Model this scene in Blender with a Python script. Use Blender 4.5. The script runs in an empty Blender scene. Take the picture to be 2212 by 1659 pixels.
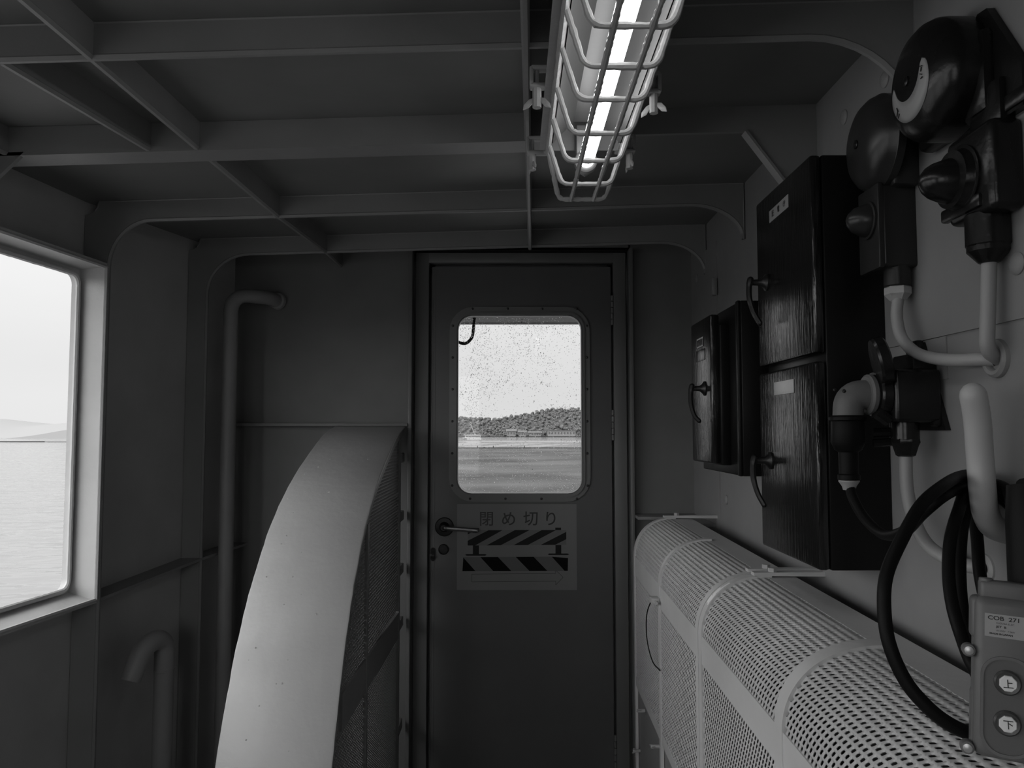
import bpy, bmesh, math, random
from mathutils import Vector, Matrix, noise

# ------------------------------------------------------------------ camera, sky, exposure
C = bpy.context.scene.collection
scene = bpy.context.scene
cam_data = bpy.data.cameras.new('camera')
cam_data.sensor_width = 36.0
cam_data.lens = 36.0 * 1700.0 / 2212.0
cam_data.clip_start = 0.02
cam_data.clip_end = 9000
cam = bpy.data.objects.new('camera', cam_data)
C.objects.link(cam)
cam.location = (0, 0, 1.4)
cam.rotation_euler = (math.radians(93.45), 0, math.radians(0.135))
scene.camera = cam
scene.view_settings.view_transform = 'Standard'
scene.view_settings.look = 'None'
scene.view_settings.exposure = 0.0
scene.view_settings.gamma = 1.0
scene.view_settings.use_curve_mapping = False
scene.cycles.max_bounces = 10
scene.cycles.diffuse_bounces = 5
scene.cycles.transparent_max_bounces = 16

world = bpy.data.worlds.new('overcast_sky')
scene.world = world
world.use_nodes = True
wn, wl = world.node_tree.nodes, world.node_tree.links
wn.clear()
w_out = wn.new('ShaderNodeOutputWorld')
w_bg = wn.new('ShaderNodeBackground')
w_tc = wn.new('ShaderNodeTexCoord')
w_sep = wn.new('ShaderNodeSeparateXYZ')
w_ramp = wn.new('ShaderNodeValToRGB')
w_noise = wn.new('ShaderNodeTexNoise')
w_map = wn.new('ShaderNodeMapping')
w_mul = wn.new('ShaderNodeMath'); w_mul.operation = 'MULTIPLY_ADD'
w_mul2 = wn.new('ShaderNodeMath'); w_mul2.operation = 'MULTIPLY'
w_map.inputs['Scale'].default_value = (1.2, 1.2, 6.0)
w_noise.inputs['Scale'].default_value = 2.2
w_noise.inputs['Detail'].default_value = 3
w_mul.inputs[1].default_value = 0.12
w_mul.inputs[2].default_value = 0.94
cr = w_ramp.color_ramp
SKY = ((0.0, 0.40), (0.06, 0.41), (0.25, 0.455), (0.5, 0.55), (1.0, 0.75))
for i, (p, v) in enumerate(SKY):
    e = cr.elements[i] if i < 2 else cr.elements.new(p)
    e.position = p
    e.color = (v, v, v, 1)
wl.new(w_tc.outputs['Generated'], w_sep.inputs[0])
wl.new(w_sep.outputs['Z'], w_ramp.inputs[0])
wl.new(w_tc.outputs['Generated'], w_map.inputs[0])
wl.new(w_map.outputs[0], w_noise.inputs['Vector'])
wl.new(w_noise.outputs[0], w_mul.inputs[0])
wl.new(w_mul.outputs[0], w_mul2.inputs[0])
w_mul2.inputs[1].default_value = 2.0          # sky strength
wl.new(w_ramp.outputs[0], w_bg.inputs['Color'])
# added bright patch in the unseen sky behind left, to lift the cabin light
w_dot = wn.new('ShaderNodeVectorMath'); w_dot.operation = 'DOT_PRODUCT'
w_nrm = wn.new('ShaderNodeVectorMath'); w_nrm.operation = 'NORMALIZE'
w_max = wn.new('ShaderNodeMath'); w_max.operation = 'MAXIMUM'; w_max.inputs[1].default_value = 0.0
w_pow = wn.new('ShaderNodeMath'); w_pow.operation = 'POWER'; w_pow.inputs[1].default_value = 1.5
w_lobe = wn.new('ShaderNodeMath'); w_lobe.operation = 'MULTIPLY_ADD'; w_lobe.inputs[1].default_value = 3.0; w_lobe.inputs[2].default_value = 1.0
w_mul3 = wn.new('ShaderNodeMath'); w_mul3.operation = 'MULTIPLY'
w_dot.inputs[1].default_value = Vector((-0.66, -0.66, 0.36)).normalized()
wl.new(w_tc.outputs['Generated'], w_nrm.inputs[0]); wl.new(w_nrm.outputs[0], w_dot.inputs[0])
wl.new(w_dot.outputs['Value'], w_max.inputs[0]); wl.new(w_max.outputs[0], w_pow.inputs[0]); wl.new(w_pow.outputs[0], w_lobe.inputs[0])
wl.new(w_mul2.outputs[0], w_mul3.inputs[0]); wl.new(w_lobe.outputs[0], w_mul3.inputs[1])
wl.new(w_mul3.outputs[0], w_bg.inputs['Strength'])
wl.new(w_bg.outputs[0], w_out.inputs[0])

# ------------------------------------------------------------------ materials
def paint(name, v, rough=0.45, bump=0.15, scale=60.0, var=0.08, spec=0.5, metal=0.0, stretch=(1, 1, 1), coat=0.0):
    m = bpy.data.materials.new(name)
    m.use_nodes = True
    n, l = m.node_tree.nodes, m.node_tree.links
    b = n['Principled BSDF']
    b.inputs['Roughness'].default_value = rough
    b.inputs['Metallic'].default_value = metal
    b.inputs['Specular IOR Level'].default_value = spec
    if coat:
        b.inputs['Coat Weight'].default_value = coat
    tc = n.new('ShaderNodeTexCoord')
    mp = n.new('ShaderNodeMapping'); mp.inputs['Scale'].default_value = stretch
    l.new(tc.outputs['Object'], mp.inputs[0])
    nz = n.new('ShaderNodeTexNoise'); nz.inputs['Scale'].default_value = scale; nz.inputs['Detail'].default_value = 4
    n2 = n.new('ShaderNodeTexNoise'); n2.inputs['Scale'].default_value = 5.0; n2.inputs['Detail'].default_value = 5
    l.new(mp.outputs[0], nz.inputs['Vector']); l.new(tc.outputs['Object'], n2.inputs['Vector'])
    rp = n.new('ShaderNodeValToRGB')
    lo, hi = v * (1 - var), v * (1 + var)
    rp.color_ramp.elements[0].position = 0.3; rp.color_ramp.elements[1].position = 0.7
    rp.color_ramp.elements[0].color = (lo, lo, lo, 1); rp.color_ramp.elements[1].color = (hi, hi, hi, 1)
    l.new(n2.outputs[0], rp.inputs[0]); l.new(rp.outputs[0], b.inputs['Base Color'])
    if bump:
        bp = n.new('ShaderNodeBump'); bp.inputs['Strength'].default_value = bump; bp.inputs['Distance'].default_value = 0.004
        l.new(nz.outputs[0], bp.inputs['Height']); l.new(bp.outputs[0], b.inputs['Normal'])
    return m

M = {}
M['hull'] = paint('hull_paint', 0.48, 0.5, 0.12, 40)
M['wall_right'] = paint('side_wall_paint', 0.28, 0.45, 0.12, 40)
M['bulkhead'] = paint('bulkhead_paint', 0.20, 0.5, 0.12, 40)
M['ceiling'] = paint('ceiling_paint', 0.18, 0.5, 0.1, 40)
M['frame'] = paint('ship_frame_paint', 0.25, 0.45, 0.15, 50)
M['coaming'] = paint('window_coaming_paint', 0.55, 0.4, 0.25, 45)
M['door'] = paint('door_paint', 0.13, 0.4, 0.06, 80, 0.05)
M['doorframe'] = paint('door_frame_paint', 0.19, 0.4, 0.06, 80, 0.05)
M['trimframe'] = paint('window_trim_paint', 0.21, 0.4, 0.05, 80, 0.05)
M['band'] = paint('guard_plate_paint', 0.47, 0.42, 0.35, 28, 0.05)
M['bandside'] = paint('guard_frame_paint', 0.20, 0.45, 0.2, 60)
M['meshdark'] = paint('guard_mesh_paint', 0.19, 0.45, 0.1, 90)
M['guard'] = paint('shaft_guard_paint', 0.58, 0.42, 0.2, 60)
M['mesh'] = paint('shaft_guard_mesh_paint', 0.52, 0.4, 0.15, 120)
M['panel'] = paint('shaft_guard_panel_paint', 0.25, 0.45, 0.15, 60)
M['shaft'] = paint('dark_filler_paint', 0.03, 0.6, 0.2, 60)  # for the dark filler added behind the guard mesh
M['overhang'] = paint('overhang_paint', 0.05, 0.5, 0.1, 40)
M['worn'] = paint('worn_bare_paint', 0.95, 0.4, 0.2, 60)
M['floor'] = paint('deck_paint', 0.25, 0.6, 0.3, 60)
M['pipe'] = paint('pipe_paint', 0.33, 0.45, 0.15, 50)
M['white'] = paint('white_lamp_paint', 0.45, 0.4, 0.5, 70, 0.06)
M['lampbody'] = paint('lamp_body_paint', 0.3, 0.45, 0.2, 60)
M['reflector'] = paint('lamp_reflector', 0.08, 0.35, 0.03, 60, 0.03)
M['cablewhite'] = paint('painted_cable', 0.37, 0.45, 0.2, 60)
M['hook'] = paint('hook_paint', 0.52, 0.4, 0.12, 60)
M['black'] = paint('black_gloss_paint', 0.010, 0.16, 0.36, 26, 0.1, 0.75, 0, (6, 6, 0.45))
M['blackbody'] = paint('black_body_paint', 0.008, 0.35, 0.06, 26, 0.1, 0.25)
M['blackcast'] = paint('black_cast_paint', 0.012, 0.26, 0.35, 30, 0.1, 0.35)
M['bell'] = paint('dark_bell_paint', 0.028, 0.3, 0.2, 25, 0.1, 0.35)
M['rubber'] = paint('black_rubber', 0.007, 0.5, 0.05, 80, 0.1, 0.14)
M['iron'] = paint('dark_handle_metal', 0.035, 0.38, 0.3, 70, 0.2, 0.5, 0.6)
M['chrome'] = paint('chrome', 0.5, 0.22, 0.0, 50, 0.05, 0.5, 1.0)
M['brightscrew'] = paint('bright_screw', 0.45, 0.3, 0.0, 50, 0.05, 0.5, 0.5)
M['screw'] = paint('dark_screw', 0.05, 0.35, 0.0, 50, 0.05, 0.5, 0.3)
M['elbow'] = paint('grey_plastic_elbow', 0.15, 0.5, 0.1, 150)
M['pendant'] = paint('grey_plastic', 0.135, 0.45, 0.06, 200, 0.04)
M['recess'] = paint('dark_grey_plastic', 0.11, 0.5, 0.05, 200, 0.04)
M['button'] = paint('white_button_plastic', 0.8, 0.3, 0.0, 50, 0.02)
M['buttonring'] = paint('dark_button_ring', 0.06, 0.35, 0.05, 100)
M['label'] = paint('silver_label', 0.36, 0.4, 0.05, 100, 0.12)
M['plate'] = paint('pale_nameplate', 0.62, 0.35, 0.1, 150, 0.12)
M['ink'] = paint('black_ink', 0.012, 0.5, 0, 50, 0)
M['paper'] = paint('sign_sheet', 0.24, 0.4, 0.02, 60, 0.04)
M['signgrey'] = paint('sign_mid_grey', 0.19, 0.4, 0, 60, 0.03)
M['signtape'] = paint('sign_tape_grey', 0.14, 0.4, 0, 60, 0.03)
M['signdark'] = paint('sign_dark', 0.018, 0.5, 0, 60, 0.05, 0.2)
M['signink'] = paint('sign_letter_grey', 0.035, 0.4, 0, 60, 0.0)
M['signblack'] = paint('sign_black', 0.004, 0.5, 0, 60, 0.0, 0.1)
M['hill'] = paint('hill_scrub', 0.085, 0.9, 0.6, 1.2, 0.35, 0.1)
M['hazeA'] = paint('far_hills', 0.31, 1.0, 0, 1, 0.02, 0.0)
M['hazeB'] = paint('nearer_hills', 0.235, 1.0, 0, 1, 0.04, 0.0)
M['house'] = paint('house_wall', 0.24, 0.8, 0, 20, 0.1, 0.1)
M['roof'] = paint('house_roof', 0.15, 0.8, 0, 20, 0.1, 0.1)
M['housewin'] = paint('house_window', 0.08, 0.3, 0, 20, 0.1)
M['boat'] = paint('boat_hull', 0.4, 0.5, 0, 20, 0.05)
M['boatdark'] = paint('boat_dark', 0.1, 0.5, 0, 20, 0.05)
M['raft'] = paint('raft_deck', 0.26, 0.9, 0, 3, 0.12, 0.05)
M['log'] = paint('raft_log', 0.05, 0.9, 0, 3, 0.12, 0.1)

def tree_mat():
    m = paint('tree_foliage', 0.115, 0.9, 0.0, 2, 0.2, 0.1)
    n, l = m.node_tree.nodes, m.node_tree.links
    oi = n.new('ShaderNodeObjectInfo'); mx = n.new('ShaderNodeMixRGB'); mx.blend_type = 'MULTIPLY'; mx.inputs[0].default_value = 1
    rp = n.new('ShaderNodeMapRange'); rp.inputs[3].default_value = 0.78; rp.inputs[4].default_value = 1.22
    l.new(oi.outputs['Random'], rp.inputs[0]); l.new(rp.outputs[0], mx.inputs[2])
    b = n['Principled BSDF']; src = b.inputs['Base Color'].links[0].from_socket
    l.new(src, mx.inputs[1]); l.new(mx.outputs[0], b.inputs['Base Color'])
    return m
M['tree'] = tree_mat()

def emit(name, s):
    m = bpy.data.materials.new(name); m.use_nodes = True
    n, l = m.node_tree.nodes, m.node_tree.links
    n.remove(n['Principled BSDF'])
    e = n.new('ShaderNodeEmission'); e.inputs['Strength'].default_value = s
    l.new(e.outputs[0], n['Material Output'].inputs['Surface'])
    return m
M['tube'] = emit('lit_fluorescent_tube', 5.0)

def glass_pane():
    m = bpy.data.materials.new('window_glass'); m.use_nodes = True
    n, l = m.node_tree.nodes, m.node_tree.links
    n.remove(n['Principled BSDF'])
    t = n.new('ShaderNodeBsdfTransparent'); t.inputs[0].default_value = (0.96, 0.96, 0.96, 1)
    g = n.new('ShaderNodeBsdfGlossy'); g.inputs['Roughness'].default_value = 0.02
    f = n.new('ShaderNodeFresnel'); f.inputs[0].default_value = 1.3
    x = n.new('ShaderNodeMixShader')
    l.new(f.outputs[0], x.inputs[0]); l.new(t.outputs[0], x.inputs[1]); l.new(g.outputs[0], x.inputs[2])
    l.new(x.outputs[0], n['Material Output'].inputs['Surface'])
    return m
M['glass'] = glass_pane()
def water_drop():
    m = bpy.data.materials.new('water_drop'); m.use_nodes = True
    n, l = m.node_tree.nodes, m.node_tree.links
    n.remove(n['Principled BSDF'])
    g = n.new('ShaderNodeBsdfRefraction'); g.inputs['IOR'].default_value = 1.33; g.inputs['Roughness'].default_value = 0.0
    l.new(g.outputs[0], n['Material Output'].inputs['Surface'])
    return m
M['drop'] = water_drop()

def sea_mat():
    m = bpy.data.materials.new('sea_water'); m.use_nodes = True
    n, l = m.node_tree.nodes, m.node_tree.links
    b = n['Principled BSDF']
    b.inputs['Roughness'].default_value = 0.06
    b.inputs['IOR'].default_value = 1.55
    tc = n.new('ShaderNodeTexCoord')
    mp = n.new('ShaderNodeMapping'); mp.inputs['Scale'].default_value = (0.55, 1.0, 1.0)
    mp.inputs['Rotation'].default_value = (0, 0, 0.5)
    l.new(tc.outputs['Object'], mp.inputs[0])
    a = n.new('ShaderNodeTexNoise'); a.inputs['Scale'].default_value = 0.55; a.inputs['Detail'].default_value = 3; a.inputs['Roughness'].default_value = 0.45
    l.new(mp.outputs[0], a.inputs['Vector'])
    bp = n.new('ShaderNodeBump'); bp.inputs['Strength'].default_value = 1.0; bp.inputs['Distance'].default_value = 0.42
    l.new(a.outputs[0], bp.inputs['Height']); l.new(bp.outputs[0], b.inputs['Normal'])
    # darker, rougher patch ahead: the hill's reflection painted into the water colour
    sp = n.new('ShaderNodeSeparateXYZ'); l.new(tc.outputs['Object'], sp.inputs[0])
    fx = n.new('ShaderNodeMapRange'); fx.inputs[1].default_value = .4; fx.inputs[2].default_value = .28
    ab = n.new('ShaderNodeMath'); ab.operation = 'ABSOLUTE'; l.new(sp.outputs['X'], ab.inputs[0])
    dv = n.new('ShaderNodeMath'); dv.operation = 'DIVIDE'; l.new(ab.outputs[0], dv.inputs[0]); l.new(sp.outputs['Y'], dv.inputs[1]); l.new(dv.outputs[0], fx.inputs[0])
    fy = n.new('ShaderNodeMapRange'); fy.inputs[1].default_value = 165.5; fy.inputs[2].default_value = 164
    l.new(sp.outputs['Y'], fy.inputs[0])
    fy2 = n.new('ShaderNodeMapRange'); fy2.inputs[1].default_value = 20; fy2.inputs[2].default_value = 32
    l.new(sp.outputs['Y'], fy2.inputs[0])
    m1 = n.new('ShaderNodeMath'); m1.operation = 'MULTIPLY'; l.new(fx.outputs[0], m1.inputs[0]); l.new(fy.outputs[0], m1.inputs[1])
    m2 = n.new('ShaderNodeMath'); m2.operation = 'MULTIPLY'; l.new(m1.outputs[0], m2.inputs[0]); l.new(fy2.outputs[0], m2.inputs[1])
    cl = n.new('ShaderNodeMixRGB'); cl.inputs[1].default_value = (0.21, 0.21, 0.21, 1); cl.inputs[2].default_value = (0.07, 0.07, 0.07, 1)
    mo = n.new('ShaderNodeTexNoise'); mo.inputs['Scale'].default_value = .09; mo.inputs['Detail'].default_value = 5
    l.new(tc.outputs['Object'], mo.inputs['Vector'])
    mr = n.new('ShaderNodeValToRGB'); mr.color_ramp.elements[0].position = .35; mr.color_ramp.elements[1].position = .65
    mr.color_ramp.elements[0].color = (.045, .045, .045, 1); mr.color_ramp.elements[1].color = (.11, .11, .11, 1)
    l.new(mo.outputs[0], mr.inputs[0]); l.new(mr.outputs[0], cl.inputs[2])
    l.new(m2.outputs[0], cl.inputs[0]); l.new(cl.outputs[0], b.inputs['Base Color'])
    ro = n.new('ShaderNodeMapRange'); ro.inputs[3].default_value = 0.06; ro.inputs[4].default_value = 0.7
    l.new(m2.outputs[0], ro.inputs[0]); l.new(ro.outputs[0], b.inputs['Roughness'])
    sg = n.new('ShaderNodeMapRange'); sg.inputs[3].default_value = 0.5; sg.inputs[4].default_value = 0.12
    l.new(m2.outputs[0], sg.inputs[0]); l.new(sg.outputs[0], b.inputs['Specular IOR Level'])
    return m
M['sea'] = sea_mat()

# ------------------------------------------------------------------ mesh helpers
LOC = {}
def V(*a): return Vector(a)

class MB:
    def __init__(s): s.v = []; s.f = []; s.s = []
    def add(s, vs, fs, smooth=False, mat=None):
        o = len(s.v)
        for p in vs:
            p = Vector(p)
            s.v.append(mat @ p if mat else p)
        for f in fs:
            s.f.append([i + o for i in f]); s.s.append(smooth)
        return s
    def bm(s, bm, mat=None, smooth=False):
        bm.verts.index_update()
        s.add([v.co.copy() for v in bm.verts], [[v.index for v in f.verts] for f in bm.faces], smooth, mat)
        bm.free(); return s
    def box(s, x0, x1, y0, y1, z0, z1, r=0.0, seg=2, mat=None):
        b = bmesh.new(); bmesh.ops.create_cube(b, size=1)
        for v in b.verts:
            v.co = Vector(((x0 + x1) / 2 + v.co.x * (x1 - x0), (y0 + y1) / 2 + v.co.y * (y1 - y0), (z0 + z1) / 2 + v.co.z * (z1 - z0)))
        if r: bmesh.ops.bevel(b, geom=list(b.edges), offset=r, segments=seg, affect='EDGES', profile=0.5)
        return s.bm(b, mat, bool(r))
    def hexa(s, p):      # eight corners: bottom four ccw, top four ccw
        return s.add(p, [(3, 2, 1, 0), (4, 5, 6, 7), (0, 1, 5, 4), (1, 2, 6, 5), (2, 3, 7, 6), (3, 0, 4, 7)])
    def bar(s, a, b, w, h, up=(0, 0, 1)):
        a, b, up = Vector(a), Vector(b), Vector(up)
        d = (b - a).normalized(); x = d.cross(up).normalized(); z = x.cross(d)
        c = [(-w / 2, -h / 2), (w / 2, -h / 2), (w / 2, h / 2), (-w / 2, h / 2)]
        vs = [a + x * i + z * j for i, j in c] + [b + x * i + z * j for i, j in c]
        return s.add(vs, [(3, 2, 1, 0), (4, 5, 6, 7), (0, 1, 5, 4), (1, 2, 6, 5), (2, 3, 7, 6), (3, 0, 4, 7)])
    def prism(s, pts, lo, hi, axis='y', smooth=False):
        n = len(pts)
        def mk(p, t):
            if axis == 'y': return (p[0], t, p[1])
            if axis == 'x': return (t, p[0], p[1])
            return (p[0], p[1], t)
        vs = [mk(p, lo) for p in pts] + [mk(p, hi) for p in pts]
        s.add(vs, [tuple(range(n))[::-1], tuple(range(n, 2 * n))])
        return s.add(vs, [(i, (i + 1) % n, n + (i + 1) % n, n + i) for i in range(n)], smooth)
    def lathe(s, prof, org, axis, seg=24, smooth=True):
        org, ax = Vector(org), Vector(axis).normalized()
        t = Vector((0, 0, 1)) if abs(ax.z) < 0.9 else Vector((1, 0, 0))
        u = ax.cross(t).normalized(); w = ax.cross(u)
        vs = []; fs = []
        for r, h in prof:
            for k in range(seg):
                a = 2 * math.pi * k / seg
                vs.append(org + ax * h + (u * math.cos(a) + w * math.sin(a)) * max(r, 1e-5))
        for i in range(len(prof) - 1):
            for k in range(seg):
                k2 = (k + 1) % seg
                fs.append((i * seg + k, i * seg + k2, (i + 1) * seg + k2, (i + 1) * seg + k))
        fs.append(tuple(range(seg))[::-1]); fs.append(tuple(range((len(prof) - 1) * seg, len(prof) * seg)))
        return s.add(vs, fs, smooth)
    def cyl(s, a, b, r, seg=16, bev=0.0, r2=None):
        a, b = Vector(a), Vector(b); L = (b - a).length; r2 = r if r2 is None else r2
        if bev: return s.lathe([(r - bev, 0), (r, bev), (r2, L - bev), (r2 - bev, L)], a, b - a, seg)
        return s.lathe([(r, 0), (r2, L)], a, b - a, seg)
    def tube(s, path, r, seg=10, round_end=False, jitter=0.0, rnd=None):
        P = [Vector(p) for p in path]; n = len(P)
        R = r if isinstance(r, (list, tuple)) else [r] * n
        vs = []; fs = []
        d = (P[1] - P[0]).normalized()
        t = Vector((0, 0, 1)) if abs(d.z) < 0.9 else Vector((1, 0, 0))
        u = d.cross(t).normalized()
        for i in range(n):
            a = P[max(i - 1, 0)]; b = P[min(i + 1, n - 1)]
            d = (b - a).normalized()
            u = (u - d * u.dot(d)).normalized(); w = d.cross(u)
            rr = R[i] * (1 + (rnd.uniform(-jitter, jitter) if rnd else 0))
            for k in range(seg):
                an = 2 * math.pi * k / seg
                vs.append(P[i] + (u * math.cos(an) + w * math.sin(an)) * rr)
        for i in range(n - 1):
            for k in range(seg):
                k2 = (k + 1) % seg
                fs.append((i * seg + k, i * seg + k2, (i + 1) * seg + k2, (i + 1) * seg + k))
        if round_end:
            for (e, q, sg) in ((0, P[0] - P[1], 1), (n - 1, P[-1] - P[-2], -1)):
                q = q.normalized(); base = e * seg; ctr = P[e]; ring0 = [vs[base + k] - ctr for k in range(seg)]
                for hgt, rad in ((.45, .89), (.78, .62), (.95, .3)):
                    nb = len(vs)
                    for k in range(seg): vs.append(ctr + ring0[k] * rad + q * R[e] * hgt)
                    for k in range(seg):
                        k2 = (k + 1) % seg
                        fs.append((base + k2, base + k, nb + k, nb + k2) if sg == 1 else (base + k, base + k2, nb + k2, nb + k))
                    base = nb
                vs.append(ctr + q * R[e]); c = len(vs) - 1
                for k in range(seg):
                    k2 = (k + 1) % seg
                    fs.append((base + k2, base + k, c) if sg == 1 else (base + k, base + k2, c))
        else:
            fs.append(tuple(range(seg))[::-1]); fs.append(tuple(range((n - 1) * seg, n * seg)))
        return s.add(vs, fs, True)
    def ball(s, c, r, sub=2, scale=(1, 1, 1), mat=None):
        b = bmesh.new(); bmesh.ops.create_icosphere(b, subdivisions=sub, radius=r)
        for v in b.verts: v.co = Vector((v.co.x * scale[0] + c[0], v.co.y * scale[1] + c[1], v.co.z * scale[2] + c[2]))
        return s.bm(b, mat, True)
    def xf(s, m):
        s.v = [m @ p for p in s.v]; return s
    def mesh(s, name, off=Vector((0, 0, 0)), sharp=35):
        me = bpy.data.meshes.new(name)
        me.from_pydata([tuple(p - off) for p in s.v], [], s.f)
        me.polygons.foreach_set('use_smooth', s.s)
        if any(s.s):
            me.set_sharp_from_angle(angle=math.radians(sharp))
        me.validate(); me.update()
        return me
    def build(s, name, mat, parent=None, label=None, sharp=35, fix=True):
        off = LOC.get(parent.name, Vector((0, 0, 0))) if parent else Vector((0, 0, 0))
        loc = Vector((0, 0, 0))
        me = s.mesh(name, off, sharp)
        if fix:
            b = bmesh.new(); b.from_mesh(me); bmesh.ops.recalc_face_normals(b, faces=b.faces); b.to_mesh(me); b.free()
        me.materials.append(mat)
        o = bpy.data.objects.new(name, me); C.objects.link(o)
        if parent: o.parent = parent; LOC[o.name] = off
        else: LOC[o.name] = loc
        if label: o['label'] = label
        return o

def spline(pts, n=8):
    P = [Vector(p) for p in pts]; P = [P[0] * 2 - P[1]] + P + [P[-1] * 2 - P[-2]]
    out = []
    for i in range(1, len(P) - 2):
        a, b, c, d = P[i - 1:i + 3]
        for k in range(n):
            t = k / n
            out.append(0.5 * ((2 * b) + (c - a) * t + (2 * a - 5 * b + 4 * c - d) * t * t + (3 * b - a - 3 * c + d) * t ** 3))
    out.append(P[-2]); return out

def fillet(pts, r, n=6):
    P = [Vector(p) for p in pts]; out = [P[0]]
    for i in range(1, len(P) - 1):
        a, b, c = P[i - 1], P[i], P[i + 1]
        rr = r[i - 1] if isinstance(r, (list, tuple)) else r
        d1 = (a - b).normalized(); d2 = (c - b).normalized()
        rr = min(rr, (a - b).length * 0.49, (c - b).length * 0.49)
        p, q = b + d1 * rr, b + d2 * rr
        for k in range(n + 1):
            t = k / n
            out.append(p * (1 - t) ** 2 + b * 2 * t * (1 - t) + q * t * t)
    out.append(P[-1]); return out

def rrect(x0, x1, z0, z1, r, n=6):
    out = []
    for cx, cz, a0 in ((x1 - r, z1 - r, 0), (x0 + r, z1 - r, 90), (x0 + r, z0 + r, 180), (x1 - r, z0 + r, 270)):
        for k in range(n + 1):
            a = math.radians(a0 + 90 * k / n)
            out.append((cx + r * math.cos(a), cz + r * math.sin(a)))
    return out

def ring_plate(mb, outer, inner, lo, hi, axis='y'):
    n = len(outer)
    def mk(p, t): return (p[0], t, p[1]) if axis == 'y' else (t, p[0], p[1])
    vs = [mk(p, lo) for p in outer] + [mk(p, lo) for p in inner] + [mk(p, hi) for p in outer] + [mk(p, hi) for p in inner]
    fs = []
    for i in range(n):
        j = (i + 1) % n
        fs += [(i, j, n + j, n + i), (2 * n + j, 2 * n + i, 3 * n + i, 3 * n + j), (j, i, 2 * n + i, 2 * n + j), (n + i, n + j, 3 * n + j, 3 * n + i)]
    mb.add(vs, fs)

def tag(o, label, cat, group=None, kind=None):
    o['label'] = label; o['category'] = cat
    if group: o['group'] = group
    if kind: o['kind'] = kind
    return o
def thing(name, label, cat, loc=(0, 0, 0), group=None):
    o = bpy.data.objects.new(name, None); C.objects.link(o); o.location = loc
    o.empty_display_size = 0.1
    LOC[o.name] = Vector(loc)
    return tag(o, label, cat, group)
def struct(name, mb, mat, label=None, parent=None):
    o = mb.build(name, mat, parent)
    if not parent: o['kind'] = 'structure'
    if label: o['label'] = label
    return o
def stuff(o): o['kind'] = 'stuff'; return o

def text_mesh(txt, size, mat4, name, material, parent, bold=0.0):
    cu = bpy.data.curves.new(name, 'FONT'); cu.body = txt; cu.size = size; cu.align_x = 'CENTER'; cu.align_y = 'CENTER'
    cu.offset = bold
    tmp = bpy.data.objects.new('tmp', cu); C.objects.link(tmp)
    bpy.context.view_layer.update()
    dg = bpy.context.evaluated_depsgraph_get()
    me = bpy.data.meshes.new_from_object(tmp.evaluated_get(dg))
    bpy.data.objects.remove(tmp)
    mb = MB(); mb.add([v.co.copy() for v in me.vertices], [tuple(p.vertices) for p in me.polygons], False, mat4)
    if parent is None: return mb
    return mb.build(name, material, parent, fix=False)

def wingnut(mb, p, axis, size=0.016, spin=0.0):
    p, ax = Vector(p), Vector(axis).normalized()
    t = Vector((0, 0, 1)) if abs(ax.z) < 0.9 else Vector((0, 1, 0))
    u = ax.cross(t).normalized(); w = ax.cross(u)
    u, w = u * math.cos(spin) + w * math.sin(spin), w * math.cos(spin) - u * math.sin(spin)
    mb.cyl(p - ax * size * 0.6, p + ax * size * 0.9, size * 0.33, 8)
    for sg in (1, -1):
        m = Matrix((( *(u * sg + ax * 0.7).normalized(), ), ( *w, ), ( *ax, ))).transposed().to_4x4()
        m.translation = p + u * sg * size * 0.62 + ax * size * 0.55
        mb.ball((0, 0, 0), size * 0.6, 1, (1, 0.28, 0.55), m)

# ------------------------------------------------------------------ the steel cabin: shell
def zb(x): return 2.078 + 0.028 * x          # underside of the deck beams (cambered deck)
def zc(x): return 2.138 + 0.028 * x          # underside of the deck plating
XR = 0.705
def hull(y):
    if y <= 2.37: return -1.31 - 0.1 * (2.37 - y)
    if y <= 2.85: return -1.31 + 0.12 * (y - 2.37) / 0.48
    return -1.19 + 0.08 * (y - 2.85) / 0.25
Y0 = -1.6          # rear end of the cabin, behind the camera

mb = MB().box(-1.9, 0.8, Y0, 3.2, -0.06, 0.0); struct('floor', mb, M['floor'])
CEIL_Y0 = Y0
mb = MB().hexa([(-1.75, CEIL_Y0, zc(-1.75)), (0.76, CEIL_Y0, zc(0.76)), (0.76, 3.2, zc(0.76)), (-1.75, 3.2, zc(-1.75)),
                (-1.75, CEIL_Y0, zc(-1.75) + .03), (0.76, CEIL_Y0, zc(.76) + .03), (0.76, 3.2, zc(.76) + .03), (-1.75, 3.2, zc(-1.75) + .03)])
struct('ceiling', mb, M['ceiling'])

# left hull with window openings
WZ0, WZ1 = 0.934, 1.872
WINS = [(1.42, 2.34), (0.40, 1.30), (-0.75, 0.25)]  # all but the first are unseen, put in for light
ys = sorted({Y0, 2.37, 2.85, 3.12} | {a for w in WINS for a in w})
zs = [0.0, WZ0, WZ1, 2.16]
mb = MB()
for i in range(len(ys) - 1):
    a, b = ys[i], ys[i + 1]
    for k in range(3):
        if k == 1 and any(abs(a - w[0]) < 1e-6 and abs(b - w[1]) < 1e-6 for w in WINS): continue
        xa, xb = hull(a), hull(b)
        mb.hexa([(xa - .01, a, zs[k]), (xa, a, zs[k]), (xb, b, zs[k]), (xb - .01, b, zs[k]),
                 (xa - .01, a, zs[k + 1]), (xa, a, zs[k + 1]), (xb, b, zs[k + 1]), (xb - .01, b, zs[k + 1])])
struct('wall_left', mb, M['hull'])

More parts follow.
